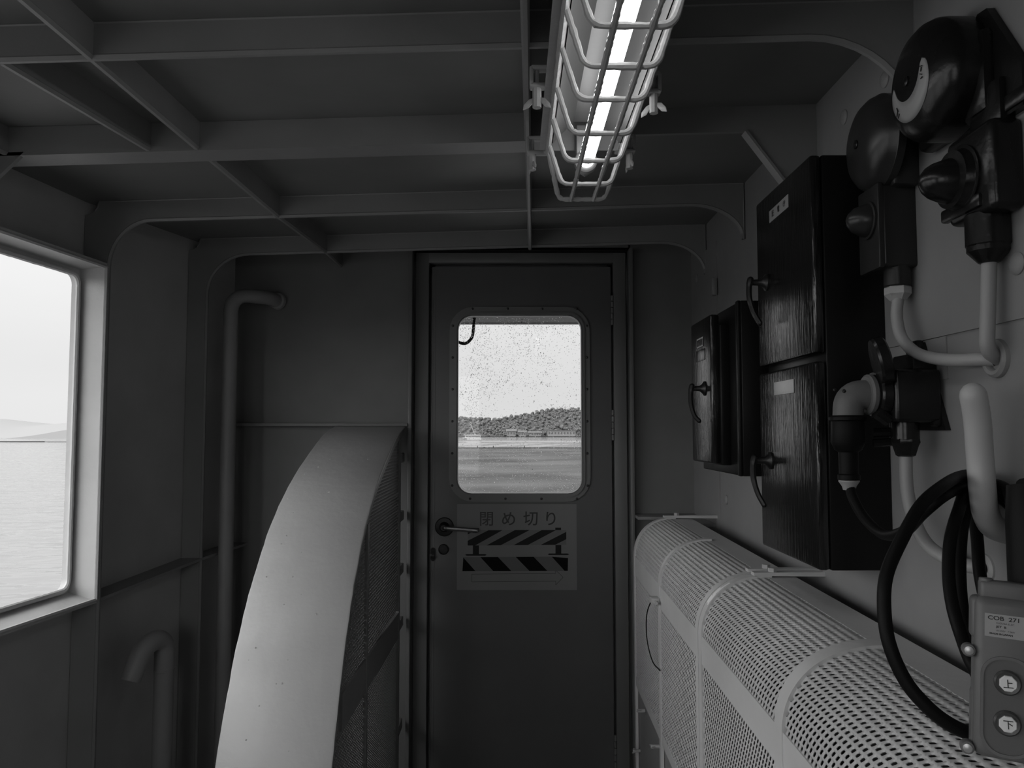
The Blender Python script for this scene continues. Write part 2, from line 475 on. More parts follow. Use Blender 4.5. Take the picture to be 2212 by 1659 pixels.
# right wall: main plate, lapped upper plate, small lapped patch, weld studs
wr = struct('wall_right', MB().box(XR, XR + .012, Y0, 3.12, 0, 2.2), M['wall_right'])
lap = MB().box(XR - .004, XR, -1.2, 1.9, 1.556, 2.16); lap.box(XR - .0025, XR, 1.275, 1.9, 1.485, 1.5545)
lap.box(XR - .005, XR, 2.70, 2.875, 1.0, 2.06)
lap.box(XR - .02, XR - .003, 2.69, 2.72, 1.87, 1.93, .003)
lap.build('lapped_plate', M['wall_right'], wr)
for (yy, zz) in ((1.633, 2.065), (1.449, 2.063), (1.084, 1.633), (2.626, 1.174), (3.005, 1.99)):
    MB().lathe([(.016, 0), (.016, .002), (.013, .005), (.006, .007)], (XR - (.004 if zz > 1.556 and yy < 1.9 else 0), yy, zz), (-1, 0, 0), 20).build('weld_stud', M['wall_right'], wr)

# back bulkhead with the door recess
DX0, DX1, DZ1 = -0.402, 0.457, 2.125
mb = MB().box(-1.3, DX0, 3.1, 3.115, 0, 2.25).box(DX1, 0.76, 3.1, 3.115, 0, 2.25).box(DX0, DX1, 3.1, 3.115, DZ1, 2.25)
struct('wall_back', mb, M['bulkhead'])
wb = MB().box(DX0 - .006, DX0, 3.1, 3.19, 0, 2.25).box(DX1, DX1 + .006, 3.1, 3.19, 0, 2.25).box(DX0, DX1, 3.1, 3.19, DZ1, DZ1 + .006)
wb.box(DX0 - .006, -.385, 3.165, 3.19, 0, 2.13).box(.440, DX1 + .006, 3.165, 3.19, 0, 2.13).box(DX0, DX1, 3.165, 3.19, 2.10, 2.13)
wb.box(DX0, DX1, 3.12, 3.19, -.02, .04)
wb.build('door_recess', M['bulkhead'], bpy.data.objects['wall_back'])
# unseen rear wall put in to limit the light, opening sized for it
struct('wall_rear', MB().box(-1.9, .8, Y0 - .02, Y0, 0, .95).box(-1.9, .8, Y0 - .02, Y0, 1.95, 2.25).box(-1.9, -1.35, Y0 - .02, Y0, .9, 2.0).box(-.35, .8, Y0 - .02, Y0, .9, 2.0), M['hull'])
# flat bar stiffeners round the door and the bulkhead ledge
mb = MB().box(DX0 - .010, DX0 + .004, 3.055, 3.112, 0, 2.12, .002).box(DX1 - .004, DX1 + .010, 3.055, 3.112, 0, 2.12, .002)
struct('trim_1', mb, M['doorframe'])
mb = MB().box(-1.10, DX0 - .01, 3.045, 3.1, 1.420, 1.432, .002)
struct('trim_2', mb, M['frame'])
mb = MB().box(DX1 + .01, XR, 2.98, 3.1, 1.068, 1.080, .002)
mb.box(.60, .70, 2.76, 2.98, 1.068, 1.080)
struct('trim_3', mb, M['frame'])

# transverse web frames with rounded brackets
def arc_pts(x0, z0, x1, z1, kind, n=10):
    out = []
    for k in range(n + 1):
        t = math.pi / 2 * k / n
        if kind == 'L': out.append((x0 + (x1 - x0) * (1 - math.cos(t)), z0 + (z1 - z0) * math.sin(t)))
        else: out.append((x0 + (x1 - x0) * math.sin(t), z1 + (z0 - z1) * math.cos(t)))
    return out
def web_frame(name, y, xh, xi, zl, xl, xr, zr, t=.012):
    pts = [(xh + .001, 0.001), (xi, 0.001)] + arc_pts(xi, zl, xl, zb(xl), 'L') + arc_pts(xr, zb(xr), XR - .004, zr, 'R')
    pts += [(XR - .004, zc(XR))] + [(xh + .001 + .042 * math.cos(a), zc(xh) - .042 * math.sin(a)) for a in (0, .4, .8, 1.2, math.pi / 2)]
    mb = MB().prism(pts, y - t / 2, y + t / 2)
    # bead of thick paint along the free edge
    edge = [(x, y, z) for x, z in pts[1:-2]]
    mb.tube(edge, .0075, 6)
    return struct(name, mb, M['frame'])
web_frame('trim_4', 1.345, hull(1.345), -1.335, 1.90, -1.19, .52, 1.93)
web_frame('trim_5', 2.37, hull(2.37), -1.236, 1.896, -1.104, .541, 1.985)
web_frame('trim_6', 2.85, hull(2.85), -1.123, 1.90, -.967, .543, 1.975)
web_frame('trim_7', 0.36, hull(.36), -1.43, 1.90, -1.29, .52, 1.93)
# beam over the window with a wide flat flange, knees at both ends
pts = [(hull(1.8) + .001, 1.915), (-1.285, 1.915), (-1.275, 1.905), (-1.135, zb(-1.135)), (.535, zb(.535)), (XR - .004, 1.87), (XR - .004, zc(XR)), (hull(1.8) + .001, zc(-1.4))]
mb = MB().prism(pts, 1.784, 1.796)
mb.hexa([(-1.355, 1.784, zb(-1.355) - .008), (.075, 1.784, zb(.075) - .008), (.075, 1.858, zb(.075) - .008), (-1.355, 1.858, zb(-1.355) - .008),
         (-1.355, 1.784, zb(-1.355)), (.075, 1.784, zb(.075)), (.075, 1.858, zb(.075)), (-1.355, 1.858, zb(-1.355))])
mb.bar((.535, 1.79, zb(.535)), (XR - .006, 1.79, 1.87), .03, .006, (0, 0, 1))
struct('trim_8', mb, M['frame'])
# fore-and-aft girders under the deck
def girder(name, path, h0=0.0):
    mb = MB()
    for (xa, ya), (xb, yb) in zip(path[:-1], path[1:]):
        t = .0065
        mb.hexa([(xa - t, ya, zb(xa) - h0), (xa + t, ya, zb(xa) - h0), (xb + t, yb, zb(xb) - h0), (xb - t, yb, zb(xb) - h0),
                 (xa - t, ya, zc(xa)), (xa + t, ya, zc(xa)), (xb + t, yb, zc(xb)), (xb - t, yb, zc(xb))])
    mb.tube([(x, y, zb(x) - h0) for x, y in path], .0075, 6)
    return struct(name, mb, M['frame'])
girder('trim_9', [(-.76, CEIL_Y0), (-.747, 1.15), (-.735, 1.78), (-.722, 2.36), (-.69, 2.84), (-.69, 3.1)])
girder('trim_10', [(.012, CEIL_Y0), (.017, 1.186), (.06, 2.876)], .004)
girder('trim_11', [(-.904, 1.35), (-.847, 1.784)])
girder('trim_12', [(-1.215, 1.35), (-1.178, 1.784)])
# ledge (stringer) along the hull, from the window to the bulkhead
mb = MB()
led = [(2.376, -1.234, .904), (2.844, -1.118, .948), (3.1, -1.039, .967)]
for (ya, xa, za), (yb, xb, zz) in zip(led[:-1], led[1:]):
    mb.hexa([(hull(ya), ya, za - .009), (xa, ya, za - .009), (xb, yb, zz - .009), (hull(yb), yb, zz - .009),
             (hull(ya), ya, za), (xa, ya, za), (xb, yb, zz), (hull(yb), yb, zz)])
struct('trim_13', mb, M['frame'])
# a limber hole in the after frame corner
# window coaming: box of sill, jambs, header standing off the hull, rounded rim
def coam(name, y0, y1, jy0, jy1):
    mb = MB()
    def xi(y): return hull(y) + .075
    zh, zs_ = 1.898, .903
    # sill
    mb.hexa([(hull(jy0), jy0, .915), (xi(jy0), jy0, zs_ - .010), (xi(jy1), jy1, zs_ - .010), (hull(jy1), jy1, .915),
             (hull(jy0), jy0, .926), (xi(jy0), jy0, zs_), (xi(jy1), jy1, zs_), (hull(jy1), jy1, .926)])
    # header
    mb.hexa([(hull(jy0), jy0, 1.888), (xi(jy0), jy0, zh), (xi(jy1), jy1, zh), (hull(jy1), jy1, 1.888),
             (hull(jy0), jy0, 1.9), (xi(jy0), jy0, zh + .012), (xi(jy1), jy1, zh + .012), (hull(jy1), jy1, 1.9)])
    # jambs
    for j, sg in ((jy0, 1), (jy1, -1)):
        a, b = j, j + sg * .012
        mb.hexa([(hull(a), a, .905), (xi(a), a, .9), (xi(b), b, .9), (hull(b), b, .905),
                 (hull(a), a, 1.895), (xi(a), a, 1.9), (xi(b), b, 1.9), (hull(b), b, 1.895)])
    # beads on the inner edges
    mb.tube([(xi(jy0), jy0, zs_), (xi(jy1), jy1, zs_)], .006, 6)
    mb.tube([(xi(jy0), jy0, zh), (xi(jy1), jy1, zh)], .006, 6)
    mb.tube([(xi(jy1), jy1 - .006, zs_), (xi(jy1), jy1 - .006, zh)], .006, 6)
    o = struct(name, mb, M['coaming'])
    # rim: rounded opening in the hull
    rnd = random.Random(5)
    outer = rrect(y0, y1, WZ0, WZ1, .002); inner = rrect(y0 + .003, y1 - .003, WZ0 + .003, WZ1 - .003, .03)
    r = MB(); n = len(outer)
    vs = [(hull(p[0]) + dx, p[0], p[1]) for dx in (.004, -.014) for q in (outer, inner) for p in q]
    fs = []
    for i in range(n):
        k = (i + 1) % n
        fs += [(i, k, n + k, n + i), (2 * n + k, 2 * n + i, 3 * n + i, 3 * n + k), (n + i, n + k, 3 * n + k, 3 * n + i), (i, k, 2 * n + k, 2 * n + i)]
    r.add(vs, fs)
    dense = []
    for i in range(n):
        p, q = Vector(inner[i]), Vector(inner[(i + 1) % n])
        m_ = max(1, int((q - p).length / .012))
        for t in range(m_): dense.append(p.lerp(q, t / m_))
    dense.append(dense[0])
    r.tube([(hull(p[0]) + .006, p[0], p[1]) for p in dense], .0075, 8, jitter=.07, rnd=rnd)
    r.build('window_rim', M['coaming'], o)
    return o
coam('window_1', 1.42, 2.34, 1.352, 2.363)
coam('window_2', .40, 1.30, .367, 1.338)  # unseen window, put in for the light it lets in

# ------------------------------------------------------------------ the door
door = bpy.data.objects.new('door_1', None); C.objects.link(door); door.location = (0.03, 3.12, 0); LOC['door_1'] = Vector((0.03, 3.12, 0))
door['kind'] = 'structure'
mb = MB()
for a, b in ((.0, .0),):
    fo = [(-.392, 2.113), (.446, 2.113), (.446, .0), (-.392, .0)]
    mb.box(-.392, -.338, 3.105, 3.16, 0, 2.113, .003); mb.box(.396, .446, 3.105, 3.16, 0, 2.113, .003)
    mb.box(-.34, .398, 3.105, 3.16, 2.072, 2.113, .003)
    mb.box(-.34, .398, 3.105, 3.16, 0.0, .05, .003)
mb.box(-.345, -.318, 3.158, 3.17, 0, 2.08).box(.377, .405, 3.158, 3.17, 0, 2.08).box(-.34, .398, 3.158, 3.17, 2.04, 2.08).box(-.34, .398, 3.158, 3.17, 0.03, .07)
mb.build('door_frame', M['doorframe'], door)
GX0, GX1, GZ0, GZ1 = -.222, .268, 1.157, 1.860
leafo = [(.387, 2.060)] ; n = 6
lo_, li_ = rrect(-.328, .387, .055, 2.058, .002), rrect(GX0 - .012, GX1 + .012, GZ0 - .012, GZ1 + .012, .06)
mb = MB(); ring_plate(mb, lo_, li_, 3.122, 3.158)
mb.build('door_leaf', M['door'], door)
mb = MB(); ring_plate(mb, rrect(-.322, -.312, .06, 2.05, .002), rrect(-.3215, -.3125, .0605, 2.0495, .002), 3.1205, 3.122)
mb.build('edge_seam', M['doorframe'], door)
wf = MB(); ring_plate(wf, rrect(-.256, .302, 1.124, 1.896, .095), rrect(GX0 - .004, GX1 + .004, GZ0 - .004, GZ1 + .004, .058), 3.114, 3.122)
ring_plate(wf, rrect(GX0 - .013, GX1 + .013, GZ0 - .013, GZ1 + .013, .064), rrect(GX0 - .004, GX1 + .004, GZ0 - .004, GZ1 + .004, .058), 3.108, 3.116)
ring_plate(wf, rrect(GX0 - .012, GX1 + .012, GZ0 - .012, GZ1 + .012, .062), rrect(GX0, GX1, GZ0, GZ1, .055), 3.116, 3.150)
wfo = wf.build('window_frame', M['trimframe'], door)
sc = [(x, 1.888) for x in (-.165, -.025, .113, .250)] + [(x, 1.136) for x in (-.172, -.033, .108, .248)]
sc += [(-.243, 1.82 - .1265 * k) for k in range(6)] + [(.290, 1.82 - .1265 * k) for k in range(6)]
for x, z in sc:
    MB().lathe([(.0052, 0), (.0048, .0015), (.0025, .0028)], (x, 3.114, z), (0, -1, 0), 12).build('screw', M['screw'], wfo)
g = MB().prism(rrect(GX0, GX1, GZ0, GZ1, .055), 3.134, 3.140); g.build('window_glass', M['glass'], door)
# raindrops clinging to the outside of the pane
rd = random.Random(11); dm = MB()
cnt = 0
while cnt < 6500:
    x, z = rd.uniform(GX0 + .004, GX1 - .004), rd.uniform(GZ0 + .004, GZ1 - .004)
    u, v = (x - GX0) / (GX1 - GX0), (z - GZ0) / (GZ1 - GZ0)
    dens = 0.35 + .5 * max(0, .45 - v) + (.55 * (1 - u) if v > .3 else .2)
    if v > .93: dens = 1.0 - .6 * u
    if .42 < v < .6 and u > .35: dens *= .4
    if u > .75 and .25 < v < .5: dens = 1
    if noise.noise(Vector((x * 11, z * 9, 3))) < -.05: dens *= .35
    if rd.random() > dens: continue
    r = rd.choice((.0006, .0008, .0010, .0012, .0016)) * rd.uniform(.8, 1.15)
    if rd.random() < .02: r *= 1.6
    sx, sz = rd.uniform(.85, 1.1), rd.uniform(.9, 1.35); K = 8
    vs = []
    for (q, h) in ((1.0, 0), (.9, .42), (.58, .76)):
        for k in range(K):
            a = 2 * math.pi * k / K
            vs.append((x + r * q * sx * math.cos(a), 3.1402 + r * h, z + r * q * sz * math.sin(a)))
    vs.append((x, 3.1402 + r * .9, z))
    fs = [tuple(range(K))]
    for ri in range(2):
        for k in range(K):
            k2 = (k + 1) % K
            fs.append((ri * K + k2, ri * K + k, (ri + 1) * K + k, (ri + 1) * K + k2))
    for k in range(K): fs.append((2 * K + (k + 1) % K, 2 * K + k, 3 * K))
    dm.add(vs, fs, True); dm.s[-len(fs)] = False
    cnt += 1
stuff(dm.build('raindrops', M['drop'], door, 'small raindrops clinging to the pane', sharp=80, fix=True))
for (z0, z1) in ((1.822, 1.942), (1.365, 1.487), (.11, .235)):
    h = MB(); hh = (z1 - z0) / 5
    for k in range(5): h.cyl((.391, 3.108, z0 + k * hh), (.391, 3.108, z0 + (k + 1) * hh - .002), .0055, 10, .0008)
    h.build('hinge', M['doorframe'], door)
hd = MB().lathe([(.037, 0), (.037, .004), (.034, .007), (.02, .009), (.013, .02), (.011, .045), (.0, .045)], (-.273, 3.122, 1.026), (0, -1, 0), 28)
hdo = hd.build('door_handle', M['iron'], door)
MB().tube(fillet([(-.273, 3.122, 1.026), (-.273, 3.078, 1.026), (-.145, 3.074, 1.017)], .014), [.009] * 9 + [.006], 10, True).build('lever', M['chrome'], hdo, 'bright metal lever')
MB().lathe([(.021, 0), (.021, .004), (.0185, .008), (.0165, .0085), (.015, .006), (.009, .006), (.0, .0065)], (-.276, 3.122, .938), (0, -1, 0), 24).build('lock_cylinder', M['iron'], door)
lt = MB().prism(rrect(-.326, -.308, .893, .945, .008), 3.118, 3.122); lt.box(-.325, -.309, 3.110, 3.12, .906, .921, .002)
lt.build('latch_plate', M['blackcast'], door)

# ------------------------------------------------------------------ sign on the door
SX0, SX1, SZ0, SZ1 = -.2235, .2465, .781, 1.114
def sx(zx): return SX0 + (zx - 437) / 1676 * (SX1 - SX0)
def sz(zy): return SZ1 - (zy - 70) / 1192 * (SZ1 - SZ0)
sign = thing('warning_sign', 'rectangular sign sheet with Japanese letters and striped barrier stuck on door', 'sign', (0.0115, 3.12, .781))
MB().box(SX0, SX1, 3.1212, 3.1218, SZ0, SZ1).build('sign_sheet', M['paper'], sign)
def polys(name, lst, mat, dep):
    m_ = MB()
    for pl in lst: m_.prism([(sx(a), sz(b)) for a, b in pl], 3.1212 - dep - .0002, 3.1212 - dep)
    return m_.build(name, mat, sign)
lm = MB()
for ch, cx_, cy_ in (('閉', 850, 275), ('め', 1160, 272), ('切', 1468, 270), ('り', 1752, 270)):
    mt = Matrix.Translation((sx(cx_), 3.1209, sz(cy_))) @ Matrix.Rotation(math.radians(90), 4, 'X')
    t = text_mesh(ch, .0605, mt, 'letter', None, None, .0006)
    # centre each glyph
    xs_ = [p.x for p in t.v]; zs_ = [p.z for p in t.v]
    o = Vector((sx(cx_) - (min(xs_) + max(xs_)) / 2, 0, sz(cy_) - (min(zs_) + max(zs_)) / 2))
    t.v = [p + o for p in t.v]; t.build('letter', M['signink'], sign, fix=False)
polys('barrier_rail', [[(587, 432), (1968, 430), (1968, 635), (590, 647)]], M['signgrey'], .0002)
polys('barrier_stripes', [[(587, 432), (700, 432), (587, 492)], [(587, 580), (880, 432), (1075, 432), (690, 646), (587, 646)],
      [(850, 645), (1250, 430), (1455, 430), (1050, 642)], [(1230, 641), (1625, 430), (1825, 430), (1430, 638)], [(1610, 637), (1968, 455), (1968, 557), (1810, 636)]], M['signdark'], .0005)
polys('barrier_post', [[(660, 645), (745, 645), (745, 768), (660, 768)]], M['signdark'], .0003); polys('post_cap', [[(660, 403), (742, 403), (742, 433), (660, 433)]], M['signdark'], .0003); polys('barrier_foot', [[(552, 775), (575, 764), (830, 764), (855, 775), (830, 788), (575, 788)]], M['signdark'], .0003)
polys('barrier_post', [[(1816, 638), (1897, 638), (1897, 760), (1816, 760)]], M['signdark'], .0003); polys('post_cap', [[(1814, 396), (1895, 396), (1895, 430), (1814, 430)]], M['signdark'], .0003); polys('barrier_foot', [[(1705, 767), (1728, 756), (1985, 756), (2010, 767), (1985, 778), (1728, 778)]], M['signdark'], .0003)
def thick(pts, w=5):
    out = []
    for a, b in zip(pts, pts[1:] + pts[:1]):
        d = Vector((b[0] - a[0], b[1] - a[1])).normalized(); q = Vector((-d.y, d.x)) * w / 2
        out.append([(a[0] + q.x, a[1] + q.y), (b[0] + q.x, b[1] + q.y), (b[0] - q.x, b[1] - q.y), (a[0] - q.x, a[1] - q.y)])
    return out
polys('arrow_outline', thick([(648, 1043), (1815, 1035), (1815, 985), (1922, 1085), (1818, 1192), (1818, 1140), (648, 1150)]), M['signink'], .0003)
polys('hazard_tape', [[(525, 808), (1765, 800), (1993, 818), (1988, 996), (515, 1002)]], M['signtape'], .0006)
polys('tape_stripes', [[(527, 812), (695, 999), (515, 1001)], [(765, 806), (1010, 804), (1197, 998), (945, 999)], [(1260, 803), (1510, 802), (1700, 996), (1450, 997)], [(1765, 801), (1990, 819), (1986, 995), (1942, 996)]], M['signblack'], .0009)

# ------------------------------------------------------------------ mesh panels (expanded metal)
def expanded(u0, u1, v0, v1, pu, pv, fmap, keep=None, depth=.0016, hole=.27):
    """staggered holes over a (u,v) sheet; fmap(u,v) -> point, normal"""
    mb = MB(); cache = {}
    def pt(u, v, d=0.0):
        k = (round(u, 5), round(v, 5), round(d, 5))
        if k not in cache:
            p, nn = fmap(min(max(u, u0), u1), min(max(v, v0), v1))
            cache[k] = len(mb.v); mb.v.append(p + nn * d)
        return cache[k]
    nr = max(1, round((v1 - v0) / pv)); nu = max(1, round((u1 - u0) / pu))
    pu, pv = (u1 - u0) / nu, (v1 - v0) / nr
    hu, hv = pu * hole, pv * hole
    for r in range(nr):
        cv = v0 + (r + .5) * pv
        off = .5 * (r % 2)
        for c in range(-1, nu + 1):
            cu = u0 + (c + .5 + off) * pu
            if cu - pu / 2 >= u1 - 1e-6 or cu + pu / 2 <= u0 + 1e-6: continue
            if keep and not keep(cu, cv): continue
            L, R_, B, T = cu - pu / 2, cu + pu / 2, cv - pv / 2, cv + pv / 2
            out = [pt(L, B), pt(cu, B), pt(R_, B), pt(R_, cv), pt(R_, T), pt(cu, T), pt(L, T), pt(L, cv)]
            clip = L < u0 - 1e-6 or R_ > u1 + 1e-6
            if clip:
                f = []
                for i in out:
                    if i not in f: f.append(i)
                if len(f) >= 3: mb.f.append(f); mb.s.append(False)
                continue
            inn = [pt(cu - hu * .75, cv - hv * .8, depth), pt(cu, cv - hv, depth), pt(cu + hu * .75, cv - hv * .8, depth), pt(cu + hu, cv, 0.00001),
                   pt(cu + hu * .75, cv + hv * .8, -depth), pt(cu, cv + hv, -depth), pt(cu - hu * .75, cv + hv * .8, -depth), pt(cu - hu, cv, 0.00001)]
            for i in range(8):
                j = (i + 1) % 8
                mb.f.append([out[i], out[j], inn[j], inn[i]]); mb.s.append(True)
    return mb
def solid(o, t):
    m = o.modifiers.new('thickness', 'SOLIDIFY'); m.thickness = t; m.offset = -1
    return o

# ------------------------------------------------------------------ left: big curved guard plate with mesh side
prof = spline([(3.045, 1.417), (3.0, 1.414), (2.86, 1.386), (2.715, 1.345), (2.49, 1.263), (2.355, 1.198), (2.24, 1.126), (2.15, 1.05), (2.073, .975), (2.004, .886),
               (1.945, .789), (1.899, .70), (1.857, .605), (1.80, .45), (1.763, .25), (1.75, .002)], 4) if False else None
pp = [(3.045, 1.417), (3.0, 1.414), (2.86, 1.388), (2.715, 1.345), (2.49, 1.263), (2.355, 1.198), (2.24, 1.126), (2.15, 1.05), (2.073, .975), (2.004, .886),
      (1.945, .789), (1.899, .70), (1.857, .605), (1.80, .45), (1.763, .25), (1.75, .002)]
prof = [(p.x, p.y) for p in spline([(a, b, 0) for a, b in pp], 4)]
GL0, GL1 = -.69, -.42
gl = thing('curved_wheel_guard', 'tall curved pale steel guard with mesh side left of the door', 'machine guard', (-.555, 2.4, 0))
mb = MB(); n = len(prof); T_ = .006
vs = []
rj = random.Random(3)
nrm = []
for i in range(n):
    a, b = prof[max(i - 1, 0)], prof[min(i + 1, n - 1)]
    d = Vector((b[0] - a[0], b[1] - a[1])).normalized(); nrm.append(Vector((d.y, -d.x)))
for (x, side) in ((GL0, -1), (GL0 + .004, 0), (GL1 - .004, 0), (GL1, 1)):
    for i, (y, z) in enumerate(prof):
        q = nrm[i] * (.002 if side == 0 else 0)
        vs.append((x + (rj.uniform(-.0009, .0009) if side else 0), y + q.x, z + q.y))
for x in (GL0, GL1):
    for i, (y, z) in enumerate(prof):
        vs.append((x, y - nrm[i].x * T_, z - nrm[i].y * T_))
fs = []
for i in range(n - 1):
    for k in range(3): fs.append((k * n + i, k * n + i + 1, (k + 1) * n + i + 1, (k + 1) * n + i))
    fs.append((4 * n + i, 4 * n + i + 1, 0 * n + i + 1, 0 * n + i)); fs.append((3 * n + i, 3 * n + i + 1, 5 * n + i + 1, 5 * n + i)); fs.append((5 * n + i, 5 * n + i + 1, 4 * n + i + 1, 4 * n + i))
mb.add(vs, fs, True)
mb.build('curved_plate', M['band'], gl, sharp=40)
# paint runs and blisters on the plate
rb = random.Random(8); bl = MB()
for k in range(34):
    i = rb.randrange(14, n - 14); t = rb.uniform(.04, .96)
    y, z = prof[i]; q = nrm[i]
    bl.ball((0, 0, 0), rb.uniform(.0014, .0028), 1, (1, .35, rb.uniform(1, 2.2)), Matrix.Translation((GL0 + t * (GL1 - GL0), y + q.x * .002, z + q.y * .002)))
stuff(bl.build('paint_blisters', M['band'], gl))
def prof_in(d):   # the profile moved inwards
    return [(prof[i][0] - nrm[i].x * d, prof[i][1] - nrm[i].y * d) for i in range(n)]
inn = prof_in(.032)
xs0, xs1 = GL1 - .012, GL1 - .004
mb = MB()
vs = []; fs = []
for x in (xs0, xs1):
    for pr in (prof_in(.0061), inn):
        for (y, z) in pr: vs.append((x, min(y, 3.04), max(z, 0.0)))
for i in range(n - 1):
    fs += [(i, i + 1, n + i + 1, n + i), (2 * n + i, 3 * n + i, 3 * n + i + 1, 2 * n + i + 1), (n + i, n + i + 1, 3 * n + i + 1, 3 * n + i), (i + 1, i, 2 * n + i, 2 * n + i + 1)]
mb.add(vs, fs)
mb.build('side_rim', M['bandside'], gl)
import bisect
def zcurve(y):   # height of the inner rim edge at y
    for i in range(n - 1):
        (ya, za), (yb, zb_) = inn[i], inn[i + 1]
        if yb <= y <= ya: return za + (zb_ - za) * (y - ya) / (yb - ya + 1e-9)
    return 0.0
MB().box(xs0 - .004, xs1 + .004, 2.293, 2.313, 0, zcurve(2.30) + .004, .002).build('upright_bar', M['bandside'], gl)
MB().box(xs0 - .004, xs1 + .004, 2.925, 2.945, 0, zcurve(2.93) + .004, .002).build('end_post', M['bandside'], gl)
yl = [y for y in (1.85 + .01 * k for k in range(45)) if zcurve(y) > .77][0]
MB().hexa([(xs0, yl, .665), (xs1 + .002, yl, .665), (xs1 + .002, 2.925, .645), (xs0, 2.925, .645), (xs0, yl, .755), (xs1 + .002, yl, .755), (xs1 + .002, 2.925, .738), (xs0, 2.925, .738)]).build('cross_bar', M['bandside'], gl)
MB().box(xs0, xs1, 1.80, 2.925, 0.0, .06).build('bottom_bar', M['bandside'], gl)
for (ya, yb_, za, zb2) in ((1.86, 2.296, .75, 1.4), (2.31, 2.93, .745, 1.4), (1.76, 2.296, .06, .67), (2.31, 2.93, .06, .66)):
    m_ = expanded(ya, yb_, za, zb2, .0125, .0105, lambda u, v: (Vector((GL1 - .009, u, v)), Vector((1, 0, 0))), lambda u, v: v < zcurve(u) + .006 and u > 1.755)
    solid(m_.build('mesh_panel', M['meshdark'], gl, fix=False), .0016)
for z in (1.30, 1.08, .88, .68, .30):
    MB().box(xs0 - .004, xs1 + .002, 2.945, 3.05, z - .018, z + .018, .003).build('mounting_lug', M['bandside'], gl)

# ------------------------------------------------------------------ right: long mesh guard over the shafting, two sections
def xl(y): return .42 + .009 * (2.75 - y)
def zl(y): return .969 - .035 * (2.75 - y)
def xr(y): return .551 + .029 * (2.75 - y)
def zr(y): return 1.098 - .032 * (2.75 - y)
def qpt(y, t, d=0.0):
    w, h = xr(y) - xl(y), zr(y) - zl(y)
    e = .92
    c_, s_ = math.cos(t), math.sin(t)
    p = Vector((xl(y) + w * (1 - c_ ** e if c_ > 0 else 1), y, zl(y) + h * (s_ ** e if s_ > 0 else 0)))
    nn = Vector((-c_ * h, 0, s_ * w)).normalized()
    return p + nn * d, nn
ARC = .225
def rib(mb, y0, y1, d0=-.002, d1=.007, low=0.02, wid=None):
    ts = [math.pi / 2 * k / 16 for k in range(17)]
    ring = []
    for yy in (y0, y1):
        o, i_ = [], []
        for dd, lst in ((d1, o), (d0, i_)):
            lst.append(Vector((xl(yy) - dd, yy, low)))
            for t in ts: lst.append(qpt(yy, t, dd)[0])
            lst.append(Vector((xr(yy) + .006, yy, zr(yy) + dd)))
        ring.append((o, i_))
    N = len(ring[0][0]); vs = ring[0][0] + ring[0][1] + ring[1][0] + ring[1][1]
    fs = []
    for i in range(N - 1):
        fs += [(i, i + 1, 2 * N + i + 1, 2 * N + i), (N + i, 3 * N + i, 3 * N + i + 1, N + i + 1), (i + 1, i, N + i, N + i + 1), (2 * N + i, 2 * N + i + 1, 3 * N + i + 1, 3 * N + i)]
    fs += [(0, 2 * N, 3 * N, N), (N - 1, 2 * N - 1, 4 * N - 1, 3 * N - 1)]
    return mb.add(vs, fs, True)
def low_z(y): return .557 - .052 * (2.75 - y)
